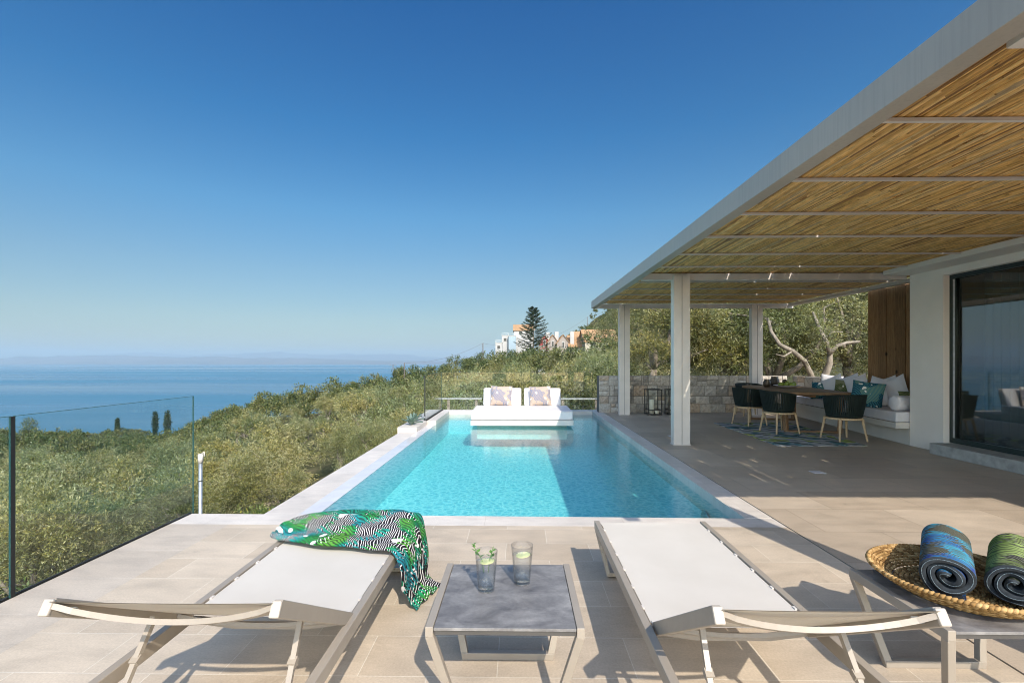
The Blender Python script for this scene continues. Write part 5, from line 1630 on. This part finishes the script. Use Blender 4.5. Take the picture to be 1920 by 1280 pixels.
def villa(pxl, pxr, ybase, yeave, yridge, t, depth, label, wall, gable=None, axis='depth', chim=None, wins=1, rw=.25):
    """gabled house; axis 'depth' shows its gable, 'side' shows the roof slope"""
    a = at(pxl, ybase, t=t); b = at(pxr, ybase, t=t)
    k = t / 900
    w = b.x - a.x; he = (ybase - yeave) * k; hr = (ybase - yridge) * k
    bx_, by_, bz_ = a.x, a.y, a.z
    r = thing('villa', (bx_, by_, bz_), label, 'villa')
    base = -4
    mb = MB()
    if axis == 'depth':
        poly = [(0, base), (w, base), (w, he), (w / 2, hr), (0, he)]
        vs = [(x, 0, z) for x, z in poly] + [(x, depth, z) for x, z in poly]
        mb.add(vs, [(0, 1, 2, 3, 4), (9, 8, 7, 6, 5), (1, 6, 7, 2), (5, 0, 4, 9)])
        o = .35
        th = .18
        rf = MB()
        sl = (hr - he) / (w / 2)
        for sgn in (-1, 1):
            xe = w / 2 + sgn * (w / 2 + o); ze = he - o * sl
            vs = [(w / 2, -o, hr + .03), (w / 2, depth + o, hr + .03), (xe, depth + o, ze + .03), (xe, -o, ze + .03)]
            vs2 = [(x, y, z + th) for x, y, z in vs]
            rf.add(vs + vs2, [(0, 1, 2, 3), (7, 6, 5, 4), (0, 3, 7, 4), (3, 2, 6, 7), (2, 1, 5, 6)])
    else:
        poly = [(0, base), (depth, base), (depth, he), (depth / 2, hr), (0, he)]
        vs = [(0, y, z) for y, z in poly] + [(w, y, z) for y, z in poly]
        mb.add(vs, [(4, 3, 2, 1, 0), (5, 6, 7, 8, 9), (0, 5, 9, 4), (6, 1, 2, 7)])
        o = .4; th = .18; rf = MB(); sl = (hr - he) / (depth / 2)
        for sgn in (-1, 1):
            ye = depth / 2 + sgn * (depth / 2 + o); ze = he - o * sl
            vs = [(-o, depth / 2, hr + .03), (w + o, depth / 2, hr + .03), (w + o, ye, ze + .03), (-o, ye, ze + .03)]
            vs2 = [(x, y, z + th) for x, y, z in vs]
            rf.add(vs + vs2, [(0, 3, 2, 1), (4, 5, 6, 7), (0, 1, 5, 4), (3, 7, 6, 2), (0, 4, 7, 3), (1, 2, 6, 5)])
    wl = mb.build('wall', wall, r, world=False)
    if gable: wl.data.materials.append(gable); wl.data.polygons[0].material_index = 1
    ro = rf.build('roof', M['roof_tile'], r, world=False)
    if chim is not None:
        MB().box(w * chim - .55, w * chim + .55, .6, 1.7, he, hr + 1.0).build('chimney', M['villa_white'], ro, world=False)
    for q in range(wins):
        cx = w * (q + 1) / (wins + 1)
        wi = MB().box(cx - rw * 1.5, cx + rw * 1.5, -.06, .02, he - 1.5, he - .1 + (.6 if axis == 'depth' else -.1)).build('window', M['villa_white'], r, world=False)
        MB().box(cx - rw, cx + rw, -.08, -.062, he - 1.3, he - .25 + (.5 if axis == 'depth' else -.1)).build('pane', M['pane'], wi, world=False)
    return r
VT = 138
villa(1012, 1030, 664, 640, 629, VT + 3, 9, 'leftmost small villa with a red wall and terracotta gable', M['villa_red'], M['villa_red'], chim=.85)
villa(1027, 1046, 664, 641, 628, VT + 1, 9, 'second gabled villa of the row, white chimney on its right slope', M['villa_cream'], M['villa_gable'], chim=.9)
villa(1044, 1068, 664, 643, 628, VT - 1, 8, 'third gabled villa of the row with a tall narrow gable window', M['villa_cream'], M['villa_gable'])
villa(1068, 1106, 668, 649, 628, VT - 2, 9, 'villa turned sideways with a broad orange tiled slope and a white chimney', M['villa_cream'], axis='side', chim=.14, wins=2, rw=.35)
villa(1074, 1100, 650, 636, 621, VT + 14, 8, 'far roof peeping above the sideways villa', M['villa_cream'], axis='side')
villa(1097, 1158, 672, 640, 616, VT - 8, 13, 'largest villa at the right end of the row beside the near column', M['villa_cream'], M['villa_gable'], axis='side', wins=3, rw=.5)
def block(pxl, pxr, ybase, ytop, t, depth, label, mat, side_mat=None, wins=((.5, .5),)):
    a = at(pxl, ybase, t=t); b = at(pxr, ybase, t=t); k = t / 900; w = b.x - a.x; h = (ybase - ytop) * k
    r = thing('building', (a.x, a.y, a.z), label, 'building')
    o = MB().box(0, w, 0, depth, -5, h).build('wall', mat, r, world=False)
    MB().box(-.1, w + .1, -.1, depth + .1, h + .002, h + .16).build('roof', M['villa_white'], r, world=False)
    for i, j in wins:
        wi = MB().box(w * i - .55, w * i + .55, -.05, .02, h * j - .6, h * j + .6).build('window', M['villa_white'], r, world=False)
        MB().box(w * i - .42, w * i + .42, -.07, -.052, h * j - .48, h * j + .48).build('pane', M['pane'], wi, world=False)
    rl = MB()
    n = 7
    for i in range(n): rl.box(w * i / (n - 1) - .03, w * i / (n - 1) + .03, 0, .06, h + .162, h + .9)
    rl.box(-.03, w + .03, 0, .05, h + .9, h + .96); rl.build('railing', M['galv'], r, world=False)
block(941, 953, 656, 629, 160, 6, 'white flat roofed block with railings at the left end of the ridge', M['villa_white'], wins=((.5, .72),))
block(953.5, 967, 656, 630, 158, 6, 'pale blue flat roofed block beside the white one on the ridge', M['villa_blue'], wins=())
block(929, 941, 656, 643, 150, 5, 'low white annex at the far left of the ridge buildings', M['villa_white'], wins=((.5, .4),))
villa(964, 1000, 656, 619, 608, 165, 8, 'tall villa with orange roof half hidden by the fir tree', M['villa_white'], axis='side', wins=2, rw=.5)
block(1010, 1022, 676, 656, 120, 5, 'small white terrace house with a pergola below the red villa', M['villa_white'], wins=((.4, .5),))

# ---- utility poles and wires
M['pole'] = plain('weathered_pole', (.12, .10, .085), .9, .2, 3)
def pole(px, ytop, ybase, t, label, arm=False):
    a = at(px, ytop, t=t); g = at(px, ybase, t=t)
    r = thing('utility_pole', (g.x, g.y, g.z - 4), label, 'utility pole')
    MB().tube([(g.x, g.y, g.z - 4), (a.x, a.y, a.z)], [.13, .09], 8).build('post', M['pole'], r)
    if arm:
        MB().bar((a.x - .9, a.y, a.z - .25), (a.x + .9, a.y, a.z - .25), .09, .09).build('crossarm', M['pole'], r)
        for s in (-.7, 0, .7): MB().lathe([(.05, 0), (.07, .08), (.03, .2)], (a.x + s, a.y, a.z - .2), 8).build('insulator', M['villa_white'], r)
    return a
p1_ = pole(758, 680, 702, 92, 'wooden utility pole against the sea left of the pool glass')
p2_ = pole(905.5, 643, 664, 100, 'wooden utility pole just left of the ridge buildings')
p3_ = pole(1101.5, 594, 618, 230, 'far utility pole on the hill above the villas')
p0_ = pole(737, 683, 706, 120, 'short pole with a crossarm standing behind the wood at the left', True)
def wire(a, b, sag, rad, label, ends=None):
    pts = []
    for i in range(17):
        k = i / 16; p = a.lerp(b, k); pts.append((p.x, p.y, p.z - sag * 4 * k * (1 - k)))
    o = MB().tube(pts, rad, 4).build('power_line', M['pole'], None); tag(o, label, 'power line')
wire(p1_, p2_, 1.1, .022, 'overhead wire sagging between the two nearer poles')
wire(p2_, at(941, 645, t=150), .3, .02, 'overhead wire from the ridge pole to the white block')
wire(p3_, at(1040, 629, t=190), .8, .03, 'overhead wire running down from the hill pole behind the villas')
wire(p3_, at(1160, 570, t=270), .8, .03, 'overhead wire running from the hill pole to the right')

# pale wall beyond the far glass
gw = thing('concrete_rail', (0, 17.4, 0), 'pale concrete rail on short piers glimpsed among shrubs beyond the far glass', 'rail')
MB().box(-2.9, -1.35, 17.17, 17.30, -.005, .04).box(1.25, 2.95, 17.17, 17.30, -.005, .04).build('coping', M['step'], gw)
for q in (-2.6, -1.6, 1.5, 2.7): MB().box(q, q + .1, 17.2, 17.28, -3, -.006).build('pier', M['bark'], gw)
